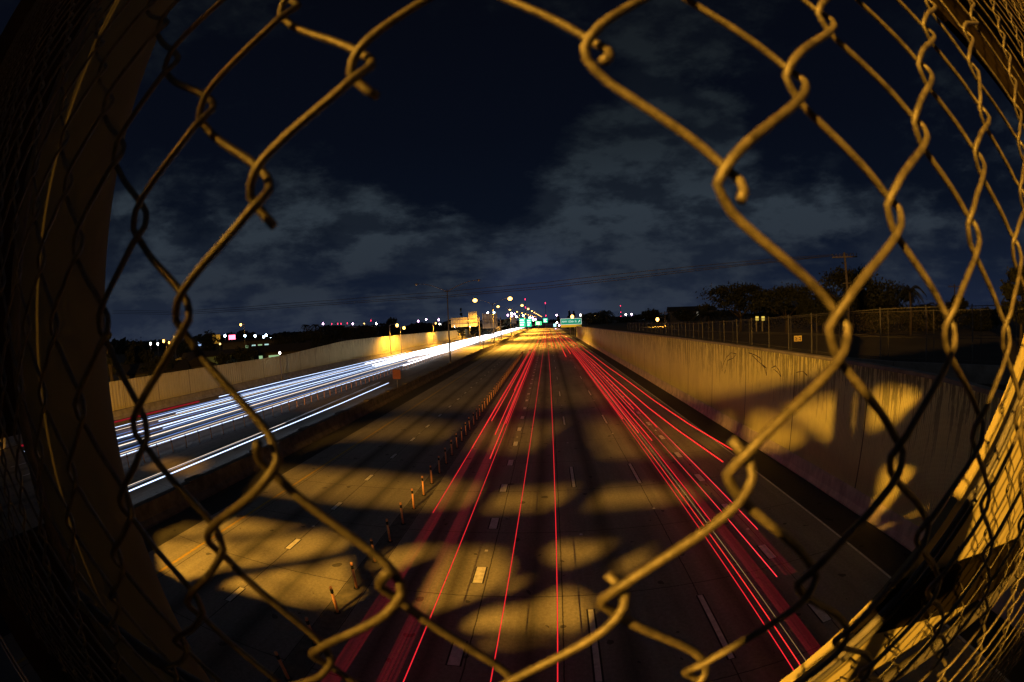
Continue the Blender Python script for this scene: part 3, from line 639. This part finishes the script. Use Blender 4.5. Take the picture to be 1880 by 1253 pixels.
p4 = atr(1306,520,160); e = empty('antenna_pole', (p4[0],p4[1],5.3), 'bare thin antenna pole left of the round tree', 'pole'); MB().tube([(0,0,0),(0,0,p4[2]-5.3)], [.16,.07], 6).build('pole', MPOLE, e); MB().ball((0,0,p4[2]-5.3), .12).build('tip', MPOLE, e)
lines = [[(1530,470),(1420,480),(1300,492),(1150,509),(1000,526),(820,543),(620,556),(450,568),(330,575),(205,573)],
         [(1530,468),(1420,476),(1300,487),(1150,502),(1000,519),(820,536),(620,551),(450,564),(330,572),(205,570)],
         [(1567,466),(1450,479),(1300,495),(1150,513),(1000,530),(820,546),(620,559),(450,571),(330,578),(205,576)]]
P1 = np.array([p1[0],p1[1]]); Pd = np.array([-254.,144.])-P1
for i, ln in enumerate(lines):
    P = []
    for px, py in ln:
        v = ray(px, py); A_ = np.array([[v[0],-Pd[0]],[v[1],-Pd[1]]]); t, s = np.linalg.solve(A_, P1); P.append((v[0]*t, v[1]*t, 8+v[2]*t))
    tag(MB().tube(P, [.018+.00022*math.hypot(q[0],q[1]) for q in P], 5).build('power_line', mat('cable_black', (.015,.015,.015), .7)), ['middle','upper','lower'][i]+' one of three power lines sagging across the sky from the wooden pole', 'power line', 'power lines crossing the freeway')

# ---------------------------------------------------------------- trees
MLEAF = [mat('foliage_dark', (.011,.016,.007), .8, vary=.5, vscale=1.5), mat('foliage_mid', (.016,.021,.008), .8, vary=.5, vscale=1.5)]
MBARK = mat('bark', (.07,.055,.04), .9, vary=.4, vscale=6)
def leaf(b_, c, s):
    a = Vector((random.gauss(0,1),random.gauss(0,1),random.gauss(0,.6))).normalized(); u = a.orthogonal().normalized()*s; v = a.cross(u).normalized()*s*.6
    b_.quad(c-u, c+v, c+u, c-v)
def tree(x, y, zb, h, w, lb, kind='round', seed=0, name=None, nl=2600):
    r_ = math.hypot(x, y)
    random.seed(seed); nm = name or {'round':'broadleaf_tree','flat':'spreading_tree','cone':'conifer_tree','palm':'palm_tree','bush':'bush'}[kind]
    e = empty(nm, (x,y,zb), lb, {'palm':'palm tree','bush':'bush'}.get(kind, 'tree'), 'dark trees along the skyline')
    if kind == 'palm':
        MB().tube([(0,0,0),(h*.03,0,h*.5),(h*.02,0,h*.86)], [.2,.14,.12], 8).build('trunk', MBARK, e, True); b_ = MB(); top = Vector((h*.02,0,h*.86))
        for k in range(20):
            a = 2*PI*k/20+random.uniform(-.15,.15); up = random.uniform(-.2,1.1); L = w*.5*random.uniform(.85,1.1); prev = top
            for i in range(1, 15):
                u = i/14; p = top+Vector((math.cos(a)*L*u, math.sin(a)*L*u, L*(up*u-1.1*u*u*(.6+.4*up)))); dd = (p-prev).normalized(); sd = dd.cross(Vector((0,0,1))).normalized()
                for s_ in (1,-1): b_.quad(prev, p, p+sd*s_*L*.22*(1-u*.7)+Vector((0,0,-L*.12))+dd*L*.08)
                prev = p
        b_.build('fronds', MLEAF[0], e); return e
    tr = MB().tube([(0,0,0),(.1,0,h*.3),(0,.1,h*.55)], [h*.035,h*.026,h*.015], 8)
    if kind != 'bush':
        for k in range(5):
            a = 2*PI*k/5; tr.tube([(0,0,h*.3),(math.cos(a)*w*.15,math.sin(a)*w*.15,h*.5),(math.cos(a)*w*.3,math.sin(a)*w*.3,h*.68)], [h*.016,h*.011,h*.005], 6)
    tr.build('trunk', MBARK, e, True); b_ = MB()
    cl = []
    for k in range(46 if kind != 'flat' else 60):
        a = random.uniform(0,2*PI); rr = math.sqrt(random.random())
        if kind == 'cone': u = random.random(); z = h*(.12+.85*u); rad = w*.5*(1-u)**.8; cl.append((Vector((math.cos(a)*rr*rad,math.sin(a)*rr*rad,z)), w*.10*(1.3-u)))
        elif kind == 'flat':
            lay = random.choice((.55,.68,.8,.9)); rad = w*.5*(1.05-.45*(lay-.5)/.4*random.uniform(.6,1.2)); cl.append((Vector((math.cos(a)*rr*rad,math.sin(a)*rr*rad,h*(lay+random.uniform(-.03,.05)))), w*random.uniform(.05,.10)))
        else:
            z = random.uniform(-.8,1); rad = math.sqrt(max(0,1-z*z))*w*.5; lo = .5 if kind == 'bush' else .62; hh = .48 if kind == 'bush' else .36
            cl.append((Vector((math.cos(a)*rr*rad,math.sin(a)*rr*rad,h*(lo+hh*z*random.uniform(.75,1.05)))), w*random.uniform(.06,.13)))
    for i in range(nl):
        c, s_ = random.choice(cl); d_ = Vector((random.gauss(0,1),random.gauss(0,1),random.gauss(0,.55 if kind == 'flat' else .8)))*s_*.62
        leaf(b_, c+d_, max(.10, h*.018, 1.1*r_/FPX)*random.uniform(.8,1.9))
    b_.build('crown', MLEAF[seed % 2], e); return e
def tpx(px, ytop, r, wpx, lb, kind='round', seed=0, zb=0, nl=2600):
    x, y, z = atr(px, ytop, r); tree(x, y, zb, z-zb, wpx/FPX*r*1.1, lb, kind, seed, nl=nl)
for i, (px,yt,r,wp_,kd,zb,lb) in enumerate(((1356,524,66,135,'flat',5.3,'wide flat topped tree left of the wooden power pole'),(1440,528,58,130,'flat',5.3,'spreading tree with ragged top between flat topped tree and power pole'),
  (1560,500,55,130,'round',5.3,'tall rounded tree right behind the wooden power pole'),(1508,538,58,95,'round',5.3,'rounded dark tree left of the wooden power pole'),(1620,524,60,120,'round',5.3,'broad dark tree right of the power pole'),
  (1668,520,52,60,'palm',5.3,'palm tree standing right of the broad tree'),(1700,556,60,50,'palm',5.3,'lower palm with drooping fronds beside the taller palm'),(1756,545,80,40,'round',5.3,'small round tree in front of the far power pole'),
  (1410,546,75,160,'bush',5.3,'long dark thicket behind the fence left of the wooden power pole'),(1585,545,62,160,'bush',5.3,'dark thicket under the tree behind the wooden power pole'),(1700,572,66,120,'bush',5.3,'dark thicket below the two palms'),
  (1868,484,40,70,'round',5.3,'big dark tree at the right edge of the picture'),(1800,572,70,80,'bush',5.3,'low hedge like bush behind the fence at far right'),(1300,575,90,60,'palm',5.3,'low palm left of the flat topped tree'),
  (1112,566,170,34,'palm',0,'bushy palm behind the far end of the retaining wall'),(1098,575,200,40,'round',0,'rounded tree left of the bushy palm'),(1196,568,150,36,'round',5.3,'thin crowned tree above the starry lamp'),
  (1255,570,125,40,'round',5.3,'dark tree with lights under it beyond the retaining wall'),(1286,566,130,30,'palm',5.3,'spiky tree above a lit window right of the retaining wall trees'),
  (1230,582,160,60,'bush',5.3,'low dark bush row piece behind the lit power pole'),(1150,586,220,90,'bush',0,'long low dark thicket beyond the retaining wall'),(1045,570,330,12,'cone',0,'narrow cypress left above the green exit sign'),(1053,571,330,10,'cone',0,'narrow cypress right above the green exit sign'),(1025,578,420,10,'cone',0,'slender dark tree left of the exit sign'),
  (846,565,230,9,'cone',0,'pointed conifer behind the stepped sign back'),(198,580,62,22,'cone',0,'narrow dark conifer beside the big column'),(250,628,90,55,'bush',0,'dark bushy tree beside the narrow conifer'),(330,618,150,60,'round',0,'dark tree behind the orange lamp on the left'),
  (380,612,150,50,'round',0,'rounded tree above the green lit building'),(448,632,85,44,'bush',0,'round dark bush beside the green lit building'),(520,615,110,60,'round',0,'dark tree above the small lit house'),(560,588,130,18,'palm',0,'palm tree, left one of two above the dark trees'),(578,588,130,22,'palm',0,'palm tree, right one of two above the dark trees'),
  (570,604,120,70,'round',0,'broad dark tree under the two palms'),(625,602,135,80,'round',0,'broad dark tree over the step in the sound wall'),(670,598,150,50,'round',0,'dark tree behind the step in the sound wall'),(716,585,180,30,'round',0,'tall dark tree left of the sodium lamp pair'),(700,590,190,24,'palm',0,'palm standing next to the tall dark tree'),
  (770,596,230,70,'bush',0,'dark tree mass piece right of the sodium lamp pair'),(815,600,230,60,'bush',0,'dark tree mass piece left of the stepped sign back'),(880,600,260,60,'bush',0,'low dark trees between the sign backs'),(290,655,82,70,'bush',0,'dark hedge behind the near part of the sound wall'),(410,652,80,40,'bush',0,'dark shrub behind the sound wall under the green lit building'))):
    tpx(px, yt, r, wp_, lb, kd, 100+i, zb, 7000 if r < 100 else 2500)
random.seed(11)
# far-off wood closing the horizon
b_ = MB()
for k in range(9000):
    a = math.radians(random.uniform(-64, 66)); R_ = random.uniform(420,700); h_ = 9.5+2.5*math.sin(a*23)+1.5*math.sin(a*61+1)
    if abs(a) < .075: R_ += 500; h_ = 8
    leaf(b_, Vector((math.sin(a)*R_, math.cos(a)*R_, random.uniform(0,h_))), 4.0)
tag(b_.build('far_wood', MLEAF[0]), 'dark far off tree line along the whole horizon', 'wood', kind='stuff')

# ---------------------------------------------------------------- buildings left
def house(px, py, r, w_, d_, h_, wallm, roofm, lb, rz=0, windows=(), rh=1.6):
    x, y, z = atr(px, py, r); e = empty('house', (x,y,0), lb, 'building', 'buildings beyond the sound wall'); e.rotation_euler.z = rz
    MB().box(-w_/2,w_/2,-d_/2,d_/2,0,h_).build('wall', wallm, e)
    rf = MB(); o_ = .4; rf.prism([(-w_/2-o_,-d_/2-o_,h_+.003),(-w_/2-o_,d_/2+o_,h_+.003),(-w_/2-o_,d_/2+o_,h_+.2),(-w_/2-o_,0,h_+rh),(-w_/2-o_,-d_/2-o_,h_+.2)], (w_+2*o_,0,0)); rf.build('roof', roofm, e)
    for (wx, wz, ww, wh, lit) in windows:
        f_ = MB().box(wx-ww/2-.08,wx+ww/2+.08,-d_/2-.06,-d_/2-.003,wz-wh/2-.08,wz+wh/2+.08).build('window', mat('window_frame', (.5,.5,.48), .6), e)
        MB().box(wx-ww/2,wx+ww/2,-d_/2-.075,-d_/2-.062,wz-wh/2,wz+wh/2).build('pane', glowmat('pane_'+lit, {'g':(.6,1,.5),'w':(1,.9,.7),'c':(.6,1,.95),'d':(.05,.05,.05)}[lit], {'g':.5,'w':.8,'c':.8,'d':.05}[lit], False), f_)
    return e
MST = mat('stucco', (.07,.066,.06), .9, vary=.3, vscale=1); MROOF = mat('shingle', (.02,.018,.016), .9, vary=.4, vscale=3); MGST = mat('green_stucco', (.20,.34,.28), .9, vary=.3, vscale=1)
hb = house(400,650,92,15,9,4.6,MGST,MROOF,'low building washed green by its wall lamp behind the sound wall',math.radians(44),((2,2.5,1.2,1.4,'d'),),1.0)
ld = bpy.data.lights.new('wall_lamp_light','POINT'); ld.energy = 1500; ld.color = (.25,1,.75); ld.shadow_soft_size = .15
lo = bpy.data.objects.new('wall_lamp_light', ld); C.objects.link(lo); lo.parent = hb; lo.location = (-4.2,-5.6,3.7)
MB().ball((-4.2,-4.9,3.7), .28, 1,.6,1.3).build('wall_lamp', glowmat('cyan_globe', (.45,1,.85), 10), hb, True)
house(516,652,98,13,8,4.2,MST,MROOF,'small house with glowing greenish windows just over the sound wall',math.radians(36),((-4.6,3.1,.8,1.3,'g'),(-1.6,3.1,2.4,1.2,'g'),(4.6,3.1,.8,1.3,'g')))
house(280,668,84,14,9,3.0,MST,MROOF,'house with a dark pitched roof behind the near end of the sound wall',math.radians(52),((0,2.5,1.2,1.2,'d'),))
house(345,660,88,9,8,3.2,MST,MROOF,'small dark roofed house next to the green lit building',math.radians(-20),((0,3,1,1,'w'),))
house(470,634,140,22,12,6.5,MST,MROOF,'row of lit shops below the blue white lamps',math.radians(40),tuple((-3+2.1*k,4.6,1.3,1.5,'c' if k%2 else 'g') for k in range(4)),.6)
house(1270,596,150,16,10,9.3,MST,MROOF,'pale apartment house with a lit window beyond the retaining wall',math.radians(-12),((2,8.4,1.5,1.2,'w'),(-4,8.2,.8,.8,'w')))
def panel(px, py, r, w_, h_, m, lb, nm='shop_sign', legs=True):
    x, y, z = atr(px, py, r); e = empty(nm, (x,y,0), lb, 'shop sign'); MB().box(-w_/2,w_/2,-.1,.1,z-h_/2,z+h_/2).build('panel', m, e); MB().tube([(0,.3,0),(0,.3,z+h_/2)], .15, 6).build('post', MPOLE, e)
panel(426,619.6,165,3.4,1.6, glowmat('neon_red', (1,.12,.2), 6), 'glowing red shop sign among the blue white lamps')
panel(397,623,160,4.2,3.0, mat('amber_board', (.6,.35,.05), .7, emit=(1,.5,.05), es=.35), 'amber lit board above the green lit building')
panel(367,632,150,1.6,1.2, glowmat('blue_board', (.4,.6,1), 1.6), 'small bluish glowing board left of the green lit building')
panel(320,627,140,.8,3.2, glowmat('warm_bar', (1,.65,.2), 1.2), 'upright warm glowing bar right of the orange lamp')
panel(1018.6,597.6,380,2.4,2.6, glowmat('cyan_board', (.5,1,1), 1.6), 'small cyan glowing board left of the exit sign')
for i, (px, py) in enumerate(((1390,585),(1401,585))):
    panel(px, py, 66, .45, .6, glowmat('warm_window', (1,.7,.12), .9), ('left' if i == 0 else 'right')+' one of two small yellow lit panes inside the dark trees')

# ---------------------------------------------------------------- overpass under the viewpoint
od = empty('overpass', (0,-6.5,0), 'concrete overpass the picture is taken from, deck and outer girder', 'bridge')
MB().box(-60,40,-6.5,6.42,5.4,6.1).build('girder', MBARR, od)
MB().box(-60,40,-6.5,6.40,6.103,6.3).build('walkway', MCONC, od)

# ---------------------------------------------------------------- chain link fence in front of the lens
U = .0809
FP0 = Vector((2.20583184*U, 1.2919868*U, 8+2.30119147*U))
FDN = Vector((0.00489746,-0.01825588,-0.95483065))*U/2; FRT = Vector((0.8038471,0.00627909,-0.02922643))*U/2
FN = FRT.cross(FDN).normalized(); FN = FN if FN.y > 0 else -FN
obs = {(0,4):(2,22),(0,3):(7,4),(-1,4):(9,21),(1,2):(9,0),(1,3):(7,3),(1,4):(3,6),(1,6):(-5,-12),(2,4):(4,14),(2,5):(2,17),(2,6):(-8,-14),(2,1):(-4,-8),(2,2):(0,-8),(2,-1):(-12,0),(2,-2):(-13,0),(3,1):(-5,-8),(3,3):(6,4),
       (-2,5):(-2,7),(-2,6):(3,-5),(-2,7):(-2,-13),(-2,8):(-8,2),(-1,7):(2,-4),(0,7):(9,-15),(-3,5):(-8,-2),(-3,8):(8,0),(-4,6):(-10,-1),(-1,8):(-5,-8),(3,5):(-1,10)}
OFF = {}
for (i, j), (ox, oy) in obs.items():
    P = FP0+FDN*(i+j)+FRT*(i-j); v = np.array(P)-np.array(EYE); dist = np.linalg.norm(v)
    OFF[(i-j, i+j)] = Vector((ox*dist/FPX*.95/ max(.35, v[1]/dist)**1, 0, -oy*dist/FPX*.95/max(.55, v[1]/dist)**.5))
def chain(P0, RT, DN, NN, cols, rows, wd_, delta, tk, gaps, off, m, parent, clip=None, name='wire_mesh', ns=12, sides=7, jit=0.0):
    b_ = MB(); hw = RT.length; loc = Vector(parent.location)
    for c in cols:
        far_ = abs((P0+RT*c).x) > .55; n_ = ns if not far_ else 8; sd = sides if not far_ else 5
        runs = [(rows[0], rows[1])]
        if c in gaps: g0, g1 = gaps[c]; runs = [(rows[0], g0), (g1, rows[1])]
        ph = random.uniform(-jit, jit)
        for a, z in runs:
            k = max(2, int((z-a)*n_)); pts = []
            for q in range(k+1):
                s = a+(z-a)*q/k; u = s-c; cs = math.cos(PI*u); tri = 1-2*abs((u % 2)-1) if False else 2*abs(((u) % 2)-1)-1
                w_ = .55*cs+.45*tri*(1-.12); xx = (c+.5)-(.5+delta/hw)*w_/(.55+.45*.88)
                yy = tk*max(-1, min(1, 1.9*math.sin(PI*u)))
                r0 = math.floor(s); f = s-r0; f = f*f*(3-2*f)
                def ko(r): col = c if (r-c) % 2 == 0 else c+1; return off.get((col, r), Vector((0,0,0)))
                o_ = ko(r0)*(1-f)+ko(r0+1)*f
                p = P0+RT*xx+DN*s+NN*(yy+ph)+o_
                if clip and not clip(p):
                    if len(pts) > 2: b_.tube([p_-loc for p_ in pts], wd_, sd)
                    pts = []; continue
                pts.append(p)
            if len(pts) > 2: b_.tube([p_-loc for p_ in pts], wd_, sd)
    return b_.build(name, m, parent, True)
MWIRE = mat('galvanised_wire', (.058,.052,.040), .48, metal=.0, vary=.75, vscale=220, bump_=.35, bscale=900)
nf = empty('chain_link_fence', (0,.1,7.62), 'chain link fence right in front of the lens with a hole cut through it', 'fence')
gaps = {-5:(4.13,5.78), -6:(3.14,6.80), -7: (3.27,6.76), -8:(4.27,5.86)}
chain(FP0, FRT, FDN, FN, range(-84, 76), (-26, 19), .00155, .0040, .0032, gaps, OFF, MWIRE, nf, jit=.0005)
FR = .0115
def P2(x, z, y=.2): return Vector((x, y, 8+z))-Vector(nf.location)
MPIPE = mat('grey_fence_pipe', (.08,.078,.08), .75, spec=.2, vary=.3, vscale=30)
MB().tube([P2(-.708,-.36),P2(-.708,.9)], .0105, 12).build('end_post', MPIPE, nf, True)
MB().tube([P2(-.70,-.385),P2(.145,-.385),P2(3,-.385)], .0105, 12).build('bottom_rail', MPIPE, nf, True)
MB().tube([P2(-.74,-.385),P2(-.67,-.385)], .017, 12).build('rail_clamp', MPIPE, nf, True)
MB().tube([P2(.142,-.372,.205),P2(.596,0,.205),P2(1.8,.99,.205)], .0042, 10).build('brace_pipe', MPIPE, nf, True)
MB().tube([P2(.150,-.385,.205),P2(.61,-.008,.205),P2(1.82,.97,.205)], .0035, 8).build('tension_rod', mat('dark_rod', (.03,.03,.03), .5), nf, True)
# inner mesh layer over the metal sheet on the right
def clip2(p): return p.z-8 > -.378 and p.x > .155+.0+ (p.z-8+.375)*1.21+.004 and p.z-8 < .62
chain(Vector((.3,.188,8.1)), Vector((.0333,0,0)), Vector((0,0,-.0385)), Vector((0,1,0)), range(-5, 60), (-12, 14), .0011, .003, .0022, {}, {}, mat('dark_wire', (.03,.028,.025), .6), nf, clip2, 'inner_mesh', 10, 5)
for k in range(14):
    x = .17+.075*k; z = -.375+.0*k; pts = []
    for q in range(14):
        a = q/13*PI*1.5+random.uniform(-.1,.1); pts.append(P2(x+.012*math.cos(a)+.004*q/13, z+.02+.016*math.sin(a), .186-.0005*q))
    MB().tube(pts, .0009, 5).build('wire_end', MATS['dark_wire'], nf, True)

sh = empty('sheet_panel', (.6,.23,7.9), 'yellow lit sloping metal sheet beyond the fence at lower right', 'panel')
def Q2(x, z, y=.23): return Vector((x, y, 8+z))-Vector(sh.location)
MB().prism([Q2(.150,-.40),Q2(3.2,-.40),Q2(3.2,2.13),Q2(.600,-.012)], (0,.012,0)).build('sheet', mat('painted_sheet', (.22,.20,.11), .6, vary=.12, vscale=9, bump_=.08, bscale=14), sh)
MB().prism([Q2(.30,-.232,.21),Q2(1.9,-.16-.232*1.9,.21),Q2(1.9,-.194-.305*1.9,.21),Q2(.27,-.278,.21)], (0,.012,0)).build('dark_strip', mat('strip_near_black', (.005,.004,.003), .95, spec=.03, vary=.3, vscale=10), sh)  # near-black strip running across the front of the sheet
bk = empty('shaded_board', (.9,.34,8.5), 'board high beyond the fence at upper right, its shade put into a near-black colour', 'board')
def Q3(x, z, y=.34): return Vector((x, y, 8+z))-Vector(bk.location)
MB().prism([Q3(.85,.574),Q3(1.75*1.3,.02),Q3(4,-.3),Q3(4,2.5),Q3(.62,1.6),Q3(.66,.72)], (0,.02,0)).build('panel', mat('shaded_panel_tone', (.007,.005,.003), .95, spec=.03, vary=.3, vscale=6), bk)  # shade painted in: near-black colour keeps the board dark under the lamp

# ---------------------------------------------------------------- big column and plate on the left
azc = math.radians(-67.4); Dc = 1.2; cl_ = empty('steel_column', (Dc*math.sin(azc), Dc*math.cos(azc), 5.0), 'wide dark brown column rising left beyond the fence', 'column')
MCOL = mat('brown_column_paint', (.16,.155,.115), .85, spec=.1, vary=.15, vscale=3)
MB().tube([(0,0,-5),(0,0,12)], .1465, 64).build('shaft', MCOL, cl_, True)
MB().tube([(0,0,-5),(0,0,-4.6)], .24, 32).build('footing', MBARR, cl_, True)
sl = empty('side_plate', (-1.5,.2,7.5), 'dark brown steel plate at the left edge beside the wide column', 'plate')
MB().box(0,.02,-.17,.20,.27,5.5).build('plate', mat('brown_plate', (.03,.022,.016), .9, spec=.1, vary=.4, vscale=8), sl)
MB().box(0,.02,-.17,.5,-2.5,-.02).build('lower_plate', MATS['brown_plate'], sl)

# ---------------------------------------------------------------- the lamp behind the viewpoint and what stands before it
ol = empty('street_lamp', (LAMP.x, LAMP.y-1.8, 6.3), 'sodium street lamp on the overpass behind the viewpoint', 'street lamp')
MB().tube([(0,0,0),(0,0,8.2)], [.11,.07], 12).build('pole', MPOLE, ol, True)
MB().tube([(0,0,8.1),(0,.8,8.65),(0,1.7,8.72)], .045, 8).build('arm', MPOLE, ol, True)
MB().ball((0,1.9,8.74), .33, .7,1.3,.35).build('lamp_head', MPOLE, ol, True)
light(ol, (0,1.8,8.3), 62000, SOD, .17, 0)

YO = -2.5  # added plate out of view; its openings are shaped to cast the light patches
outer = [(-24.0,6.35),(1.5,6.35),(1.5,12.4),(-3.95,12.3),(-4.1,12.02),(-4.4,12.0),(-6.95,12.32),(-7.6,12.50),(-9.0,12.44),(-12.5,12.44),(-15.2,12.3),(-16.2,11.3),(-24.0,11.1)]
holes = [
 [(-12.5,11.13),(-10.87,11.16),(-9.67,11.08),(-9.15,11.0),(-9.03,10.68),(-9.5,10.61),(-10.7,10.61),(-12.3,10.57)],
 [(-8.86,10.94),(-8.0,10.98),(-7.93,10.75),(-8.05,10.6),(-8.82,10.6)],
 [(-7.62,10.92),(-6.5,10.84),(-5.9,10.62),(-6.42,10.58),(-7.62,10.60)],
 [(-7.68,10.0),(-7.58,10.12),(-6.83,10.08),(-6.93,9.9),(-7.13,9.76),(-7.32,9.8)],
 [(-6.75,9.74),(-6.33,10.02),(-6.33,9.62),(-6.52,9.62)],
 [(-8.71, 10.04), (-8.39, 10.04), (-8.15, 10.01), (-7.81, 9.77), (-7.72, 9.51), (-7.88, 9.27), (-8.12, 9.06), (-8.32, 9.13), (-8.56, 9.61)],
 [(-9.37, 9.67), (-9.41, 9.87), (-9.14, 10.03), (-8.77, 10.03), (-8.77, 9.88), (-8.98, 9.73), (-9.02, 9.55)],
 [(-7.74,9.44),(-7.70,9.60),(-7.34,9.65),(-7.5,9.5),(-7.6,9.40)],
 [(-7.72,8.99),(-7.62,9.20),(-7.27,9.25),(-7.1,9.48),(-6.84,9.41),(-6.5,9.22),(-6.42,8.94),(-6.39,8.88),(-7.56,8.87)],
 [(-7.5,8.81),(-6.34,8.83),(-6.33,8.70),(-7.2,8.64)],
 [(-9.88,11.70),(-10.08,12.2),(-8.99,12.10),(-8.84,12.15),(-8.94,11.88),(-8.88,11.52)],
 [(-8.66,12.14),(-7.91,12.12),(-7.17,11.90),(-6.39,11.56),(-6.14,11.30),(-6.82,11.33),(-7.97,11.44),(-8.27,11.72)],
 [(-13.0,9.21),(-12.69,9.66),(-11.66,10.05),(-10.05,10.07),(-9.85,9.85),(-10.5,9.42),(-11.02,9.08),(-11.47,8.58),(-12.08,8.57)],
 [(-10.8,8.98),(-10.4,9.29),(-9.74,9.71),(-9.38,9.40),(-9.02,9.16),(-9.1,8.91),(-9.69,8.84),(-10.85,8.75)],
 [(-12.27,11.42),(-12.07,12.0),(-11.3,12.27),(-10.33,12.07),(-10.35,11.78),(-11.19,11.84),(-11.84,11.76)],
 [(-15.2,10.5),(-13.6,10.6),(-13.6,11.0),(-14.8,10.92)],
 [(-6.05,11.6),(-5.96,11.86),(-5.69,11.80),(-5.25,11.60),(-5.08,11.44),(-4.67,11.24),(-4.74,11.16),(-5.2,11.20),(-5.67,11.29)],
 [(-5.34,11.76),(-4.73,11.72),(-3.70,11.57),(-3.70,11.05),(-4.2,11.07),(-4.66,11.35)],
 [(-3.38,11.47),(-3.06,11.44),(-2.34,11.18),(-2.02,10.97),(-2.3,10.92),(-3.38,10.95)],
 [(-6.71,11.94),(-6.27,11.90),(-6.27,11.68),(-6.54,11.79)],
 [(-2.92,9.42),(-1.6,9.40),(-1.4,9.6),(-1.6,10.3),(-2.94,10.35)]]
from mathutils.geometry import tessellate_polygon
loops = [[Vector((x,z,0)) for x,z in outer]]+[[Vector((x,z,0)) for x,z in h] for h in holes]
flat = [p for l_ in loops for p in l_]; tris = tessellate_polygon(loops)
gt = empty('shadow_plate', (-9,YO,6.3), 'unseen brown pierced plate added behind the viewpoint in place of a truss, openings shaped to cast the light patches', 'shadow plate')
b_ = MB()
for sgn, yy in ((0, 0), (1, .10)):
    k = len(b_.v); b_.v += [(p.x+9, yy, p.y-6.3) for p in flat]; b_.f += [tuple(k+i for i in (t if sgn else t[::-1])) for t in tris]
nfl = len(flat); k = 0
for l_ in loops:
    n_ = len(l_)
    for i in range(n_): b_.f.append((k+i, k+(i+1)%n_, k+(i+1)%n_+nfl, k+i+nfl))
    k += n_
for (xa,za),(xb,zb2),rr in (((-13.0,9.80),(-9.8,9.52),.028),((-11.0,9.22),(-9.0,9.02),.028),((-12.6,9.3),(-10.6,10.1),.05),((-9.6,8.8),(-6.3,8.84),.02),((-12.5,10.78),(-9.2,10.88),.02),((-9.7,11.6),(-6.2,11.75),.03)):
    MB().tube([(xa+9,-.06,za-6.3),(xb+9,-.06,zb2-6.3)], rr, 8).build('rod', mat('rod_paint', (.08,.05,.035), .6), gt)
b_.build('pierced_plate', mat('shadow_plate_paint', (.08,.05,.035), .6, vary=.3, vscale=4), gt)
for xx in (-14.5, -1.2): MB().box(xx+9-.12, xx+9+.12, -.35, -.003, 0, 3.0).build('post', MATS['shadow_plate_paint'], gt)

# the camera that takes the picture, on its tripod
pc = empty('photo_camera', (0,-.05,6.3), 'black camera on a tripod close behind the fence', 'camera'); MBLK = mat('camera_black', (.02,.02,.02), .5)
MB().tube([(0,.040,1.70),(0,.045,1.70)], [.036,.034], 20).build('lens', MBLK, pc, True)
MB().prism([(-.058,-.008,1.640),(.066,-.008,1.640),(.066,-.008,1.735),(.03,-.008,1.742),(.018,-.008,1.762),(-.022,-.008,1.762),(-.034,-.008,1.742),(-.058,-.008,1.736)], (0,.048,0)).build('body', MBLK, pc)
MB().box(-.04,.05,-.085,-.009,1.640,1.735).build('grip', MBLK, pc)
MB().tube([(0,-.02,1.1),(0,-.02,1.65)], .014, 10).build('tripod_column', MBLK, pc)
for k in range(3):
    a = PI/2+PI+2*PI*k/3+.5; MB().tube([(0,-.02,1.25),(.42*math.cos(a),-.02-abs(.42*math.sin(a)) if math.sin(a)>0 else -.02+.42*math.sin(a),.01)], .011, 8).build('leg', MBLK, pc)
